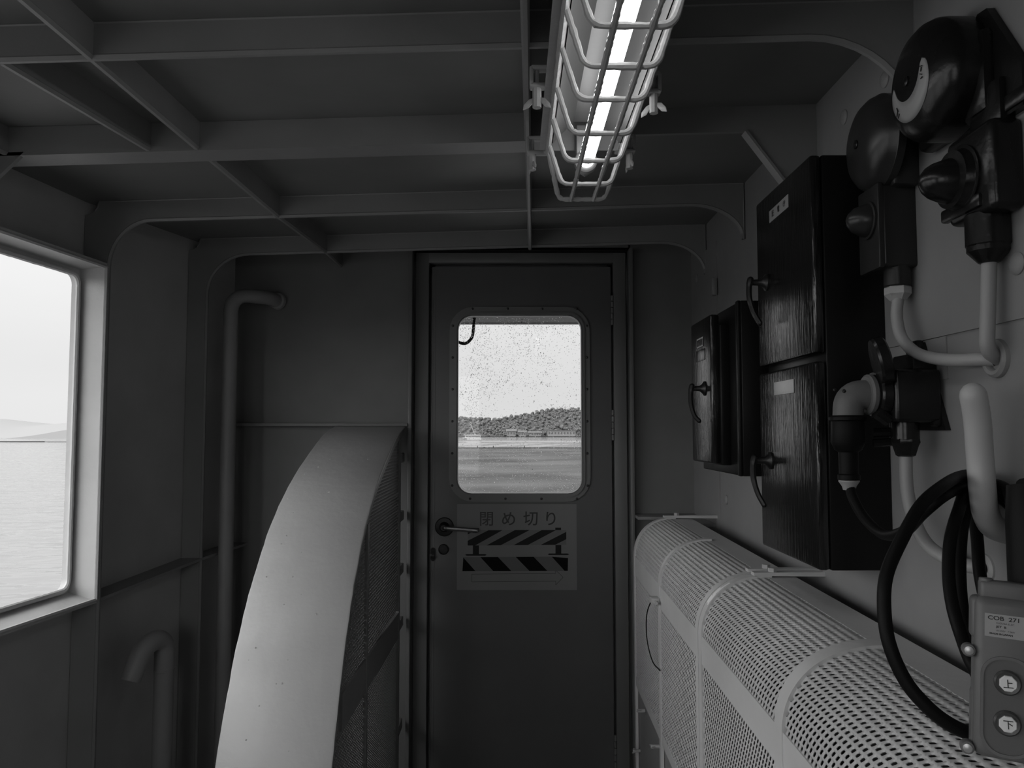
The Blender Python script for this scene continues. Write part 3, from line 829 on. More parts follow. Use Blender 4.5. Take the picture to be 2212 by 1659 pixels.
def guard_section(label, ribs, ya, yb_, brackets):
    root = thing('shaft_guard', label, 'machine guard', (.55, (ya + yb_) / 2, 0), 'mesh guard sections along the right wall')
    for (r0, r1) in ribs: rib(MB(), r0, r1).build('arch_rib', M['guard'], root, sharp=30)
    fl = MB().hexa([(xr(ya) - .004, ya, zr(ya) - .004), (xr(ya) + .062, ya, zr(ya) - .004), (xr(yb_) + .062, yb_, zr(yb_) - .004), (xr(yb_) - .004, yb_, zr(yb_) - .004),
                    (xr(ya) - .004, ya, zr(ya) + .002), (xr(ya) + .062, ya, zr(ya) + .002), (xr(yb_) + .062, yb_, zr(yb_) + .002), (xr(yb_) - .004, yb_, zr(yb_) + .002)])
    fl.build('top_flange', M['guard'], root)
    def hbar(nm, f, h):
        return MB().hexa([(xl(ya) - .005, ya, f(ya) - h), (xl(ya) + .002, ya, f(ya) - h), (xl(yb_) + .002, yb_, f(yb_) - h), (xl(yb_) - .005, yb_, f(yb_) - h),
                          (xl(ya) - .005, ya, f(ya)), (xl(ya) + .002, ya, f(ya)), (xl(yb_) + .002, yb_, f(yb_)), (xl(yb_) - .005, yb_, f(yb_))]).build(nm, M['guard'], root)
    hbar('side_rail', lambda y: zl(y) + .004, .062)
    hbar('lower_rail', lambda y: low_z(y) + .012, .03)
    inner = sorted([r for rr in ribs for r in rr])
    bays = [(inner[i], inner[i + 1]) for i in range(1, len(inner) - 1, 2) if inner[i + 1] - inner[i] > .08]
    for (b0, b1) in bays:
        m_ = expanded(b0 - .004, b1 + .004, 0, ARC, .0134, .0122, lambda u, v: qpt(u, math.pi / 2 * v / ARC), depth=.0015, hole=.31)
        solid(m_.build('arched_mesh', M['mesh'], root, fix=False), .0018)
        m_ = expanded(b0 - .004, b1 + .004, 0, 1, .0134, .0122 / .40, lambda u, v: (Vector((xl(u) - .001, u, low_z(u) + v * (zl(u) - .05 - low_z(u)))), Vector((-1, 0, 0))), depth=.0016, hole=.34)
        solid(m_.build('side_mesh', M['mesh'], root, fix=False), .0018)
    MB().hexa([(xl(ya) + .004, ya, .0), (xl(ya) + .008, ya, .0), (xl(yb_) + .008, yb_, .0), (xl(yb_) + .004, yb_, .0),
               (xl(ya) + .004, ya, low_z(ya)), (xl(ya) + .008, ya, low_z(ya)), (xl(yb_) + .008, yb_, low_z(yb_)), (xl(yb_) + .004, yb_, low_z(yb_))]).build('lower_panel', M['panel'], root)
    for (y, sgn) in brackets:
        x0 = xr(y) - .035
        b = MB().hexa([(x0, y - .012, zr(y) + .006), (XR, y - .010, zr(y) + .004), (XR, y + .010, zr(y) + .004), (x0, y + .012, zr(y) + .006),
                       (x0, y - .012, zr(y) + .013), (XR, y - .010, zr(y) + .014), (XR, y + .010, zr(y) + .014), (x0, y + .012, zr(y) + .013)])
        bo = b.build('wall_bracket', M['guard'], root)
        MB().cyl((x0 + .045, y, zr(y) + .012), (x0 + .045, y, zr(y) + .022), .0095, 6).build('bolt', M['white'], bo)
    return root
g1 = guard_section('far mesh shaft guard section, beside the door and under the small black box', [(2.732, 2.752), (2.292, 2.312), (1.836, 1.860)], 1.838, 2.752, [(2.74, 1), (1.855, 1)])
g2 = guard_section('near mesh shaft guard section, under the hanging pendant control', [(1.806, 1.832), (1.285, 1.320), (.80, .835), (.42, .45)], .42, 1.83, [(1.815, 1)])
for (y, z, sp_) in ((2.60, .50, .5), (2.365, .479, .1), (2.70, .335, .8)):
    w = MB(); wingnut(w, (xl(y) - .008, y, z), (-1, 0, 0), .017, sp_); w.build('wing_nut', M['white'], g1)
rw = random.Random(4)
for k in range(9):
    ta = .52 + k * .035 + rw.uniform(-.03, .03); tb_ = ta + rw.uniform(.10, .2); ya = 1.807 + rw.uniform(0, .009); yb2 = ya + rw.uniform(.006, .014)
    vs = []
    for j in range(4):
        t = ta + (tb_ - ta) * j / 3
        for yy in (ya, yb2): vs.append(qpt(min(yy, 1.831), t, .0074)[0])
    MB().add(vs, [(2 * j, 2 * j + 1, 2 * j + 3, 2 * j + 2) for j in range(3)], True).build('worn_patch', M['worn'], g2)
# fastening pin on a wire lanyard at the first rib
pn = MB().box(xl(2.30) - .03, xl(2.30) - .006, 2.285, 2.32, zl(2.3) - .048, zl(2.3) - .030, .003)
pn.cyl((xl(2.30) - .02, 2.27, zl(2.3) - .04), (xl(2.30) - .02, 2.335, zl(2.3) - .04), .005, 8)
pno = pn.build('locking_pin', M['white'], g1)
MB().tube(spline([(xl(2.3) - .02, 2.335, zl(2.3) - .04), (.392, 2.36, .86), (.392, 2.36, .79), (.402, 2.33, .735), (.415, 2.28, .722)], 8), .0018, 6).build('lanyard', M['rubber'], pno)

sh = thing('dark_filler', 'dark filler added inside the mesh shaft guard to darken its holes', 'shaft', (.57, 1.6, 0))  # invented dark filler, so that the mesh holes look dark
MB().cyl((.572, .44, .935), (.572, 2.72, .985), .075, 28).build('filler_cylinder', M['shaft'], sh)
MB().box(.50, .66, .44, 2.72, .0, .80, .01).build('filler_block', M['shaft'], sh)

# ------------------------------------------------------------------ big switch cabinet
cab = thing('switch_cabinet', 'tall black two-door switch cabinet on the right wall', 'electrical cabinet', (.705, 1.645, 1.14))
CX = .566
MB().box(CX + .022, XR, 1.478, 1.815, 1.142, 1.929, .004).build('cabinet_body', M['blackbody'], cab)
up = MB().box(CX, CX + .021, 1.478, 1.815, 1.548, 1.929, .006).build('cabinet_door', M['black'], cab)
dn = MB().box(CX, CX + .021, 1.478, 1.815, 1.142, 1.532, .006).build('cabinet_door', M['black'], cab)
def lever_handle(parent, y, z, x, length=.095, out=.036):
    h = MB().lathe([(.019, 0), (.019, .003), (.012, .008), (.0075, .014), (.0065, out - .004)], (x, y, z), (-1, 0, 0), 18)
    ho = h.build('door_handle', M['iron'], parent)
    l_ = MB().tube(spline([(x - out, y, z + .006), (x - out - .004, y - .002, z - .012), (x - out - .005, y - .008, z - .04), (x - out + .001, y - .016, z - .07), (x - out + .012, y - .023, z - length)], 5),
                   [.0075] * 4 + [.0065] * 8 + [.006] * 9, 8, True)
    l_.build('lever', M['iron'], ho)
lever_handle(up, 1.747, 1.733, CX); lever_handle(dn, 1.742, 1.336, CX)
st = MB().hexa([(CX - .0006, 1.598, 1.862), (CX, 1.598, 1.862), (CX, 1.718, 1.860), (CX - .0006, 1.718, 1.860), (CX - .0006, 1.598, 1.889), (CX, 1.598, 1.889), (CX, 1.718, 1.886), (CX - .0006, 1.718, 1.886)]).build('sticker', M['label'], up, 'pale sticker with three dark characters')
lm = MB()
for k, ch in enumerate('配電盤'):
    mt = Matrix.Translation((CX - .0008, 1.694 - .036 * k, 1.874)) @ Matrix.Rotation(math.radians(-90), 4, 'Z') @ Matrix.Rotation(math.radians(90), 4, 'X')
    t = text_mesh(ch, .015, mt, 'c', None, None, .0003); t.build('sticker_character', M['ink'], st, fix=False)
MB().box(CX - .0015, CX, 1.588, 1.706, 1.478, 1.506, .0006).build('nameplate', M['plate'], dn, 'pale blank metal nameplate')

# ------------------------------------------------------------------ smaller box behind it
sb = thing('switch_box', 'smaller black switch box with stepped cover, beyond the tall cabinet', 'electrical box', (.705, 2.1, 1.29))
MB().box(.546, XR, 1.885, 2.28, 1.293, 1.716, .004).build('box_body', M['blackbody'], sb)
MB().box(.522, .547, 1.985, 2.235, 1.315, 1.672, .003).build('box_neck', M['blackbody'], sb)
cv = MB().box(.500, .524, 1.995, 2.212, 1.318, 1.699, .006).build('cover', M['black'], sb)
MB().box(.538, .548, 1.885, 1.905, 1.293, 1.716, .003).build('edge_strip', M['blackbody'], sb)
lever_handle(cv, 2.056, 1.512, .5, .085, .034)
npb = MB(); ring_plate(npb, rrect(2.065, 2.135, 1.625, 1.650, .002), rrect(2.069, 2.131, 1.629, 1.646, .002), .4985, .5, 'x'); npb.build('nameplate', M['black'], cv)
npb = MB().box(.4985, .5, 2.050, 2.150, 1.588, 1.618, .0006); npb.build('nameplate', M['black'], cv)

# ------------------------------------------------------------------ alarm bells
def gong(parent, x0, x1, y, z, r, mat):
    L = x1 - x0
    prf = [(.004, 0), (.006, 0.0), (r * .38, .0015), (r * .62, .005), (r * .80, .012), (r * .92, .022), (r * .985, .034), (r, min(.046, L * .7)), (r, L - .002), (r * .97, L), (r * .5, L)]
    g_ = MB().lathe(prf, (x0, y, z), (1, 0, 0), 72).build('gong', mat, parent, sharp=50)
    MB().lathe([(.008, 0), (.008, .003), (.004, .0045)], (x0 + .001, y, z), (-1, 0, 0), 14).build('gong_bolt', M['blackcast'], g_)
    return g_
b1 = thing('alarm_bell', 'smaller dark round alarm bell over a push-button box, above the tall cabinet edge', 'bell', (.705, 1.38, 1.63), 'wall alarm bells')
gong(b1, .612, .662, 1.38, 1.912, .0865, M['bell'])
MB().box(.655, XR, 1.335, 1.425, 1.825, 1.985, .01).cyl((.65, 1.38, 1.912), (.69, 1.38, 1.912), .045, 24).build('bell_housing', M['bell'], b1)
MB().box(.642, .704, 1.352, 1.428, 1.686, 1.832, .006, 3).build('junction_box', M['bell'], b1)
MB().box(.634, .644, 1.350, 1.430, 1.684, 1.834, .003).build('box_cover', M['bell'], b1)
MB().lathe([(.034, 0), (.034, .006), (.03, .007), (.029, .012), (.022, .028), (.013, .037), (.005, .041)], (.636, 1.388, 1.776), (-1, 0, 0), 26).build('cone_button', M['bell'], b1)
MB().cyl((.676, 1.375, 1.69), (.676, 1.375, 1.654), .0225, 20, .002).build('cable_gland', M['bell'], b1)
c1 = thing('bell_cable', 'painted light cable curving from the smaller bell to the wall port', 'cable', (.7, 1.25, 1.5))
MB().lathe([(.020, 0), (.022, .003), (.022, .014), (.014, .024), (.011, .026)], (.676, 1.375, 1.655), (0, 0, -1), 6, False).build('hex_nut', M['white'], c1)
MB().tube(spline([(.675, 1.372, 1.635), (.668, 1.365, 1.60), (.665, 1.345, 1.562), (.667, 1.305, 1.532), (.671, 1.25, 1.516), (.680, 1.20, 1.509), (.692, 1.165, 1.507), (.704, 1.150, 1.505)], 8), .0098, 12).build('cable_run', M['cablewhite'], c1)

b2 = thing('alarm_bell', 'large black round alarm bell with pale crescent sticker, top right of the wall', 'bell', (.705, 1.15, 1.64), 'wall alarm bells')
g_ = gong(b2, .612, .690, 1.198, 1.945, .0925, M['blackcast'])
# crescent sticker on the lower half of the gong
def gx(rr, r=.0925):
    pr = [(0, 0), (r * .38, .0015), (r * .62, .005), (r * .80, .012), (r * .92, .022)]
    for (ra, ha), (rb_, hb) in zip(pr[:-1], pr[1:]):
        if rr <= rb_: return ha + (hb - ha) * (rr - ra) / (rb_ - ra)
    return .022
cs = MB(); K = 28
vs = []; fs = []
for k in range(K + 1):
    a = math.radians(-188 + 210 * k / K)
    q = math.sin(math.pi * k / K) ** .45
    rm = .046; w = .0165 * q
    for j in range(4):
        rr = rm - w + 2 * w * j / 3
        vs.append((.612 + gx(rr) - .0008, 1.198 - rr * math.cos(a), 1.945 + rr * math.sin(a)))
for k in range(K):
    for j in range(3): fs.append((k * 4 + j, k * 4 + j + 1, (k + 1) * 4 + j + 1, (k + 1) * 4 + j))
cs.add(vs, fs, True); cso = solid(cs.build('crescent_sticker', M['label'], g_, 'pale crescent-shaped sticker'), .0006)
cms = [MB(), MB()]
for (yy, zz, dy, dz) in ((1.155, 1.949, .006, .002), (1.155, 1.944, .002, -.006), (1.156, 1.937, -.005, -.003), (1.155, 1.931, .005, -.001), (1.231, 1.913, .004, .008), (1.233, 1.907, .003, -.008), (1.229, 1.902, -.004, .006)):
    rr = math.hypot(yy - 1.198, zz - 1.945)
    x = .612 + gx(rr) - .0022
    cms[0 if yy < 1.2 else 1].bar((x, yy - dy / 2, zz - dz / 2), (x, yy + dy / 2, zz + dz / 2), .0012, .0012, (1, 0, 0))
for cm in cms: cm.build('sticker_mark', M['ink'], cso)
MB().box(.672, XR, 1.10, 1.29, 1.86, 1.985, .012).cyl((.68, 1.205, 1.945), (.70, 1.205, 1.945), .05, 24).box(.678, XR, 1.075, 1.15, 1.80, 1.90, .008).build('bell_housing', M['blackcast'], b2)
lug = MB().prism([(1.155, 1.90), (1.155, 2.0), (1.135, 2.018), (1.112, 2.015), (1.04, 1.90), (1.04, 1.84), (1.155, 1.84)], .688, .7, 'x')
lug.lathe([(.013, 0), (.013, .008), (.009, .012)], (.69, 1.138, 1.997), (-1, 0, 0), 14)
lug.box(.685, .70, 1.03, 1.16, 1.845, 1.868, .003)
lug.build('mounting_lug', M['blackcast'], b2)
MB().box(.655, .704, 1.060, 1.175, 1.705, 1.835, .012, 3).build('junction_box', M['blackcast'], b2)
MB().lathe([(.050, 0), (.050, .006), (.045, .007), (.040, .018), (.042, .019)], (.658, 1.135, 1.768), (-1, 0, 0), 30).box(.650, .664, 1.085, 1.185, 1.715, 1.735, .004).build('cover_ring', M['blackcast'], b2)
MB().lathe([(.034, 0), (.031, .010), (.026, .024), (.020, .033), (.011, .040), (.004, .0425)], (.641, 1.142, 1.768), (-1, 0, 0), 28).build('cone_button', M['blackcast'], b2)
MB().cyl((.680, 1.115, 1.712), (.680, 1.115, 1.664), .0295, 24, .002).lathe([(.028, 0), (.028, .010), (.014, .026), (.011, .027)], (.680, 1.115, 1.667), (0, 0, -1), 12).build('cable_gland', M['blackcast'], b2)
c2 = thing('bell_cable', 'straight painted light cable dropping from the large bell to the wall port', 'cable', (.7, 1.12, 1.5))
MB().tube(fillet([(.680, 1.115, 1.642), (.678, 1.118, 1.58), (.676, 1.122, 1.515), (.704, 1.142, 1.506)], [.03, .018], 8), .0102, 14).build('cable_run', M['cablewhite'], c2)
port = MB(); 
for k in range(1): port.lathe([(.017, -.002), (.017, .006), (.019, .009), (.024, .010), (.028, .006), (.029, 0), (.029, -.002)], (XR, 1.143, 1.506), (-1, 0, 0), 26)
tag(port.build('cable_port', M['wall_right']), 'raised round collar where both bell cables enter the wall', 'cable port')

# ------------------------------------------------------------------ watertight socket with plug, cable coil, hook, pendant
so = thing('wall_socket', 'black watertight wall socket with flip-up round cover beside the tall cabinet', 'socket', (.705, 1.32, 1.36))
MB().prism([(1.272, 1.402), (1.395, 1.402), (1.392, 1.546), (1.338, 1.552)], .696, .7045, 'x').box(.685, .70, 1.335, 1.357, 1.535, 1.556, .005).box(.684, .70, 1.283, 1.305, 1.408, 1.43, .005).build('mounting_plate', M['blackcast'], so)
MB().box(.622, .698, 1.282, 1.365, 1.415, 1.502, .007, 3).box(.66, .70, 1.30, 1.37, 1.50, 1.53, .004).build('socket_body', M['blackcast'], so)
MB().cyl((.624, 1.325, 1.462), (.604, 1.325, 1.462), .040, 26, .003).build('socket_collar', M['blackcast'], so)
cap = MB().lathe([(.037, -.004), (.040, 0), (.040, .013), (.036, .016), (.012, .016)], (.600, 1.295, 1.515), Vector((.95, -.25, .22)), 28)
cap.box(.604, .628, 1.29, 1.315, 1.49, 1.503, .004)
cap.build('flip_cover', M['blackcast'], so)
gb = MB().cyl((.655, 1.322, 1.417), (.655, 1.322, 1.385), .0225, 20, .002)
gb.lathe([(.023, 0), (.024, .006), (.021, .012), (.016, .028), (.012, .030)], (.655, 1.322, 1.388), (0, 0, -1), 8, False)
gb.build('cable_gland', M['blackcast'], so)
MB().cyl((.660, 1.332, 1.400), (.612, 1.345, 1.398), .008, 8).cyl((.660, 1.332, 1.384), (.612, 1.345, 1.380), .007, 8).cyl((.60, 1.305, 1.432), (.62, 1.305, 1.418), .012, 10).build('clamp_screws', M['blackcast'], so)
sc_ = thing('socket_cable', 'painted light cable running down from the socket and into the wall', 'cable', (.69, 1.25, 1.2))
MB().tube(spline([(.655, 1.322, 1.362), (.653, 1.318, 1.31), (.655, 1.305, 1.262), (.660, 1.275, 1.222), (.672, 1.23, 1.202), (.690, 1.20, 1.197), (.704, 1.19, 1.196)], 8), .0105, 12).build('cable_run', M['cablewhite'], sc_)
MB().lathe([(.009, -.002), (.0095, .004), (.017, .006), (.021, .003), (.022, -.002)], (XR, 1.19, 1.196), (-1, 0, 0), 20).build('wall_collar', M['cablewhite'], sc_)

hk = thing('cable_hook', 'thick white J-shaped hook on the right wall carrying the black cable', 'hook', (.705, 1.13, 1.26))
MB().tube(spline([(.633, 1.085, 1.450), (.642, 1.093, 1.415), (.648, 1.1, 1.365), (.650, 1.1, 1.318), (.656, 1.105, 1.288), (.672, 1.115, 1.267), (.704, 1.13, 1.256)], 7), .0172, 18, True).build('hook_bar', M['hook'], hk)

cb = thing('pendant_cable', 'black cable with plug, looped in a coil over the white hook', 'cable', (.6, 1.15, 1.06))
EL = fillet([(.612, 1.325, 1.462), (.566, 1.33, 1.462), (.564, 1.333, 1.405)], .026, 8)
elb = MB().tube(EL, [.0245] * len(EL), 20).lathe([(.031, 0), (.034, .003), (.034, .009), (.030, .012)], (.604, 1.326, 1.462), (-1, 0, 0), 24)
pl_ = elb.build('plug_elbow', M['elbow'], cb, 'grey plastic elbow of the plug')
MB().ball((.5395, 1.323, 1.470), .003, 1).build('elbow_screw', M['ink'], pl_)
MB().ball((.549, 1.308, 1.467), .0038, 1).build('elbow_screw', M['ink'], pl_)
MB().lathe([(.027, 0), (.030, .003), (.030, .008), (.026, .010), (.0265, .012), (.0275, .045), (.022, .058), (.016, .062), (.0155, .098), (.018, .100), (.018, .108), (.014, .110)], (.564, 1.333, 1.427), (0, 0, -1), 20).build('plug_body', M['rubber'], cb)
MB().lathe([(.016, 0), (.017, .004), (.0115, .012), (.010, .018)], (.564, 1.333, 1.320), (0, 0, -1), 14).build('plug_nut', M['cablewhite'], cb, 'pale cone nut under the plug')
cpts = [(0.565, 1.333, 1.312), (0.564, 1.320, 1.290), (0.568, 1.285, 1.259), (0.568, 1.220, 1.242), (0.561, 1.140, 1.258), (0.560, 1.090, 1.287), (0.580, 1.080, 1.309), (0.628, 1.125, 1.318), (0.670, 1.149, 1.322), (0.684, 1.118, 1.324),
        (0.676, 1.080, 1.310), (0.660, 1.050, 1.261), (0.628, 1.000, 1.187), (0.595, 0.975, 1.110), (0.572, 0.975, 1.093), (0.559, 0.980, 1.117), (0.564, 1.010, 1.142), (0.565, 1.030, 1.175), (0.572, 1.050, 1.213), (0.587, 1.070, 1.255),
        (0.616, 1.100, 1.291), (0.652, 1.145, 1.310), (0.679, 1.150, 1.314), (0.686, 1.117, 1.312), (0.678, 1.075, 1.294), (0.672, 1.060, 1.247), (0.650, 1.030, 1.181), (0.617, 1.000, 1.119), (0.599, 1.010, 1.105), (0.593, 1.030, 1.122),
        (0.592, 1.050, 1.147), (0.598, 1.070, 1.185), (0.610, 1.090, 1.231), (0.630, 1.115, 1.272), (0.660, 1.148, 1.298), (0.684, 1.155, 1.306), (0.688, 1.117, 1.304), (0.684, 1.076, 1.280), (0.680, 1.068, 1.233), (0.666, 1.060, 1.175),
        (0.656, 1.060, 1.138), (0.646, 1.075, 1.144), (0.643, 1.090, 1.171), (0.645, 1.105, 1.206), (0.655, 1.125, 1.245), (0.672, 1.157, 1.281), (0.690, 1.163, 1.320), (0.675, 1.155, 1.336), (0.633, 1.124, 1.336), (0.573, 1.060, 1.327),
        (0.523, 1.020, 1.305), (0.479, 0.985, 1.265), (0.451, 0.965, 1.228), (0.442, 0.955, 1.191), (0.442, 0.945, 1.151), (0.455, 0.935, 1.111), (0.476, 0.925, 1.083), (0.500, 0.920, 1.065), (0.524, 0.918, 1.057), (0.558, 0.920, 1.056),
        (0.602, 0.940, 1.088), (0.645, 0.980, 1.164), (0.666, 1.010, 1.255), (0.637, 0.980, 1.316), (0.579, 0.900, 1.339)]
MB().tube(spline(cpts, 7), .0082, 12).build('cable_coil', M['rubber'], cb)

pc = thing('pendant_control', 'grey two-button pendant control box hanging at the lower right', 'control box', (.532, .87, 1.05))
TILT = Matrix.Translation((.5310, .87, 1.14)) @ Matrix.Rotation(math.radians(3.2), 4, 'Y') @ Matrix.Rotation(math.radians(-25), 4, 'Z') @ Matrix.Rotation(math.radians(-4), 4, 'X')
def pbuild(mb, nm, mat, par, label=None, sharp=35): return mb.xf(TILT).build(nm, mat, par, label, sharp)
hs = MB().box(-.0305, .0305, -.020, .022, -.088, .080, .010, 4)
hs.box(-.0333, .0333, -.012, .018, .032, .078, .006, 3).box(-.0318, .0318, -.012, .018, -.085, -.02, .006, 3)
pbuild(hs, 'housing', M['pendant'], pc)
pbuild(MB().box(-.025, .027, -.014, .016, .074, .096, .004, 3).cyl((-.019, -.006, .08), (-.019, -.006, .0985), .007, 14, .001), 'top_cap', M['pendant'], pc)
pbuild(MB().prism(rrect(-.0218, .0218, -.080, .016, .019, 8), -.0208, -.018), 'button_panel', M['recess'], pc)
rim = MB(); ring_plate(rim, rrect(-.0245, .0245, -.083, .019, .0215, 8), rrect(-.0218, .0218, -.080, .016, .019, 8), -.0225, -.018)
pbuild(rim, 'panel_rim', M['pendant'], pc)
for k, (zz, ch) in enumerate(((-.007, '上'), (-.048, '下'))):
    rg = pbuild(MB().lathe([(.0128, 0), (.0128, .004), (.0112, .006), (.0088, .0055)], (0, -.020, zz), (0, -1, 0), 28), 'push_button', M['buttonring'], pc)
    cp = pbuild(MB().lathe([(.0086, 0), (.0086, .0035), (.0078, .0045)], (0, -.0245, zz), (0, -1, 0), 8).xf(Matrix.Translation((0, 0, zz)) @ Matrix.Rotation(math.radians(22.5), 4, 'Y') @ Matrix.Translation((0, 0, -zz))), 'button_cap', M['button'], rg, 'white octagonal cap with a character')
    mt = Matrix.Translation((0, -.0296, zz)) @ Matrix.Rotation(math.radians(-4), 4, 'Y') @ Matrix.Rotation(math.radians(90), 4, 'X')
    t = text_mesh(ch, .0098, mt, 'c', None, None, .0001)
    xs_ = [p.x for p in t.v]; zs_ = [p.z for p in t.v]
    o = Vector((-(min(xs_) + max(xs_)) / 2, 0, zz - (min(zs_) + max(zs_)) / 2)); t.v = [p + o for p in t.v]
    pbuild(t, 'button_character', M['ink'], rg)
lb = pbuild(MB().box(-.0212, .0285, -.0206, -.019, .038, .062), 'rating_label', M['label'], pc, 'pale rating label printed with small letters')
def ptext(s_, x, z, size, bold=0.0):
    return text_mesh(s_, size, Matrix.Translation((x, -.0209, z)) @ Matrix.Rotation(math.radians(90), 4, 'X') @ Matrix.Diagonal((1.25 if bold else 1, 1, 1, 1)), 'c', None, None, bold)
lt = MB()
for (s_, x, z, size, bo) in (('COB  271', -.0035, .0577, .0058, .00012), ('KASUGA ELEC.', -.002, .0528, .0026, 0), ('JET  B', -.006, .0490, .0030, .0001), ('AC250V   7.5kW', -.002, .0450, .0024, 0), ('MADE IN JAPAN', -.006, .0415, .0024, .0001)):
    t = ptext(s_, x, z, size, bo); lt.add(t.v, t.f)
pbuild(lt, 'label_print', M['ink'], lb)
for (xx, zz) in ((-.0355, .020), (-.0355, -.081), (.0355, .020)):
    s_ = pbuild(MB().lathe([(.0068, 0), (.0068, .012), (.0063, .013)], (xx, -.006, zz), (0, -1, 0), 18), 'screw_lug', M['pendant'], pc)
    pbuild(MB().lathe([(.0048, 0), (.0045, .002), (.002, .0025)], (xx, -.019, zz), (0, -1, 0), 14), 'screw', M['brightscrew'], s_)
MB().tube([(.575, .885, 1.226), (.576, .888, 1.30), (.580, .895, 1.338)], [.024, .0235, .021], 20).build('rubber_boot', M['rubber'], pc)

# ------------------------------------------------------------------ fluorescent lamp in a wire cage
lp = thing('fluorescent_lamp', 'caged fluorescent ceiling lamp with lit tube and wing nuts', 'lamp', (.153, 1.1, 2.07))
LY0, LY1 = .42, 1.665; LX = .153
def trap(w0, w1, z0, z1, y0, y1): return [(LX - w0, y0, z0), (LX + w0, y0, z0), (LX + w0, y1, z0), (LX - w0, y1, z0), (LX - w1, y0, z1), (LX + w1, y0, z1), (LX + w1, y1, z1), (LX - w1, y1, z1)]
bd = MB(); t_ = .004
bd.hexa(trap(.08, .08, 2.066, 2.074, LY0, LY1))
for sg in (-1, 1):
    o_ = .098 if sg < 0 else .084
    bd.hexa([(LX + sg * o_, LY0, 2.010), (LX + sg * (o_ - .004), LY0, 2.010), (LX + sg * (o_ - .004), LY1, 2.010), (LX + sg * o_, LY1, 2.010),
             (LX + sg * (o_ - .006), LY0, 2.072), (LX + sg * .056, LY0, 2.072), (LX + sg * .056, LY1, 2.072), (LX + sg * (o_ - .006), LY1, 2.072)])
    bd.box(min(LX + sg * .071, LX + sg * o_), max(LX + sg * .071, LX + sg * o_), LY0, LY1, 2.006, 2.012)
for y in (LY0, LY1 - .004):
    bd.hexa(trap(.076, .062, 2.004, 2.072, y, y + .004))
bd.build('lamp_body', M['lampbody'], lp)
rf = MB()
for sg in (-1, 1):
    rf.hexa([(LX + sg * .073, LY0 + .006, 2.006), (LX + sg * .071, LY0 + .006, 2.006), (LX + sg * .071, LY1 - .04, 2.006), (LX + sg * .073, LY1 - .04, 2.006),
             (LX + sg * .026, LY0 + .006, 2.055), (LX + sg * .024, LY0 + .006, 2.055), (LX + sg * .024, LY1 - .04, 2.055), (LX + sg * .026, LY1 - .04, 2.055)])
rf.box(LX - .027, LX + .027, LY0 + .006, LY1 - .04, 2.052, 2.056)
rf.build('reflector', M['reflector'], lp)
MB().lathe([(.010, 0), (.0155, .004), (.0162, .012), (.0162, 1.20), (.0155, 1.208), (.010, 1.212)], (LX, LY0 + .02, 1.972), (0, 1, 0), 24).build('tube', M['tube'], lp, 'bright white lit tube')
hl = MB().lathe([(.017, 0), (.021, .001), (.024, .004), (.024, .022), (.020, .026)], (LX, LY1 - .034, 1.972), (0, 1, 0), 24)
hl.box(LX - .02, LX + .02, LY1 - .03, LY1 - .004, 1.975, 2.05, .003).ball((LX, LY1 + .004, 1.962), .014, 1)
hl.build('lamp_holder', M['lampbody'], lp)
rc = random.Random(2)
yw = [.56, .70, .845, .985, 1.098, 1.210, 1.352, 1.492, 1.636, 1.745]
def dens(path, step=.008):
    out = []
    for a, b in zip(path[:-1], path[1:]):
        a, b = Vector(a), Vector(b); k = max(1, int((b - a).length / step))
        out += [a.lerp(b, i / k) for i in range(k)]
    return out + [Vector(path[-1])]
for i, y in enumerate(yw):
    dy = .0 if i < len(yw) - 1 else -.07
    f_ = fillet([(LX - .079, y + dy - .01, 2.004), (LX - .052, y, 1.922), (LX + .052, y, 1.922), (LX + .079, y + dy - .01, 2.004)], .016, 5)
    MB().tube(dens(f_), .0051, 8, True, .2, rc).build('hoop_wire', M['white'], lp, 'thickly painted cage wire')
for sx_ in (-.024, .026):
    MB().tube(dens([(LX + sx_, .5, 1.9205), (LX + sx_, 1.745, 1.9205)], .007), .0046, 8, True, .17, rc).build('long_wire', M['white'], lp)
for sg in (-1, 1):
    MB().tube(dens([(LX + sg * .080, .46, 2.003), (LX + sg * .080, 1.675, 2.003)], .02), .0052, 8, True, .15, rc).build('cage_rail', M['white'], lp)
for (sg, y, sp_) in ((-1, .95, .4), (-1, 1.365, .2), (-1, 1.70, 1.3), (1, .98, 1.2), (1, 1.39, .6), (1, 1.69, 1.4)):
    x = LX + sg * (.112 if sg < 0 else .100)
    c_ = MB().box(min(LX + sg * .068, x + sg * .012), max(LX + sg * .068, x + sg * .012), y - .010, y + .010, 2.008, 2.016, .002)
    c_.cyl((x, y, 2.046), (x, y, 1.985), .0042, 8)
    c_.box(min(LX + sg * .060, x + sg * .010), max(LX + sg * .060, x + sg * .010), y - .010, y + .010, 2.040, 2.048, .002)
    c_.box(x + sg * .006, x + sg * .013, y - .010, y + .010, 2.010, 2.046, .002) if sg > 0 else c_.box(x - .013, x - .006, y - .010, y + .010, 2.010, 2.046, .002)
    wingnut(c_, (x, y, 1.995), (0, 0, -1), .024, sp_)
    c_.build('cage_clamp', M['white'], lp)

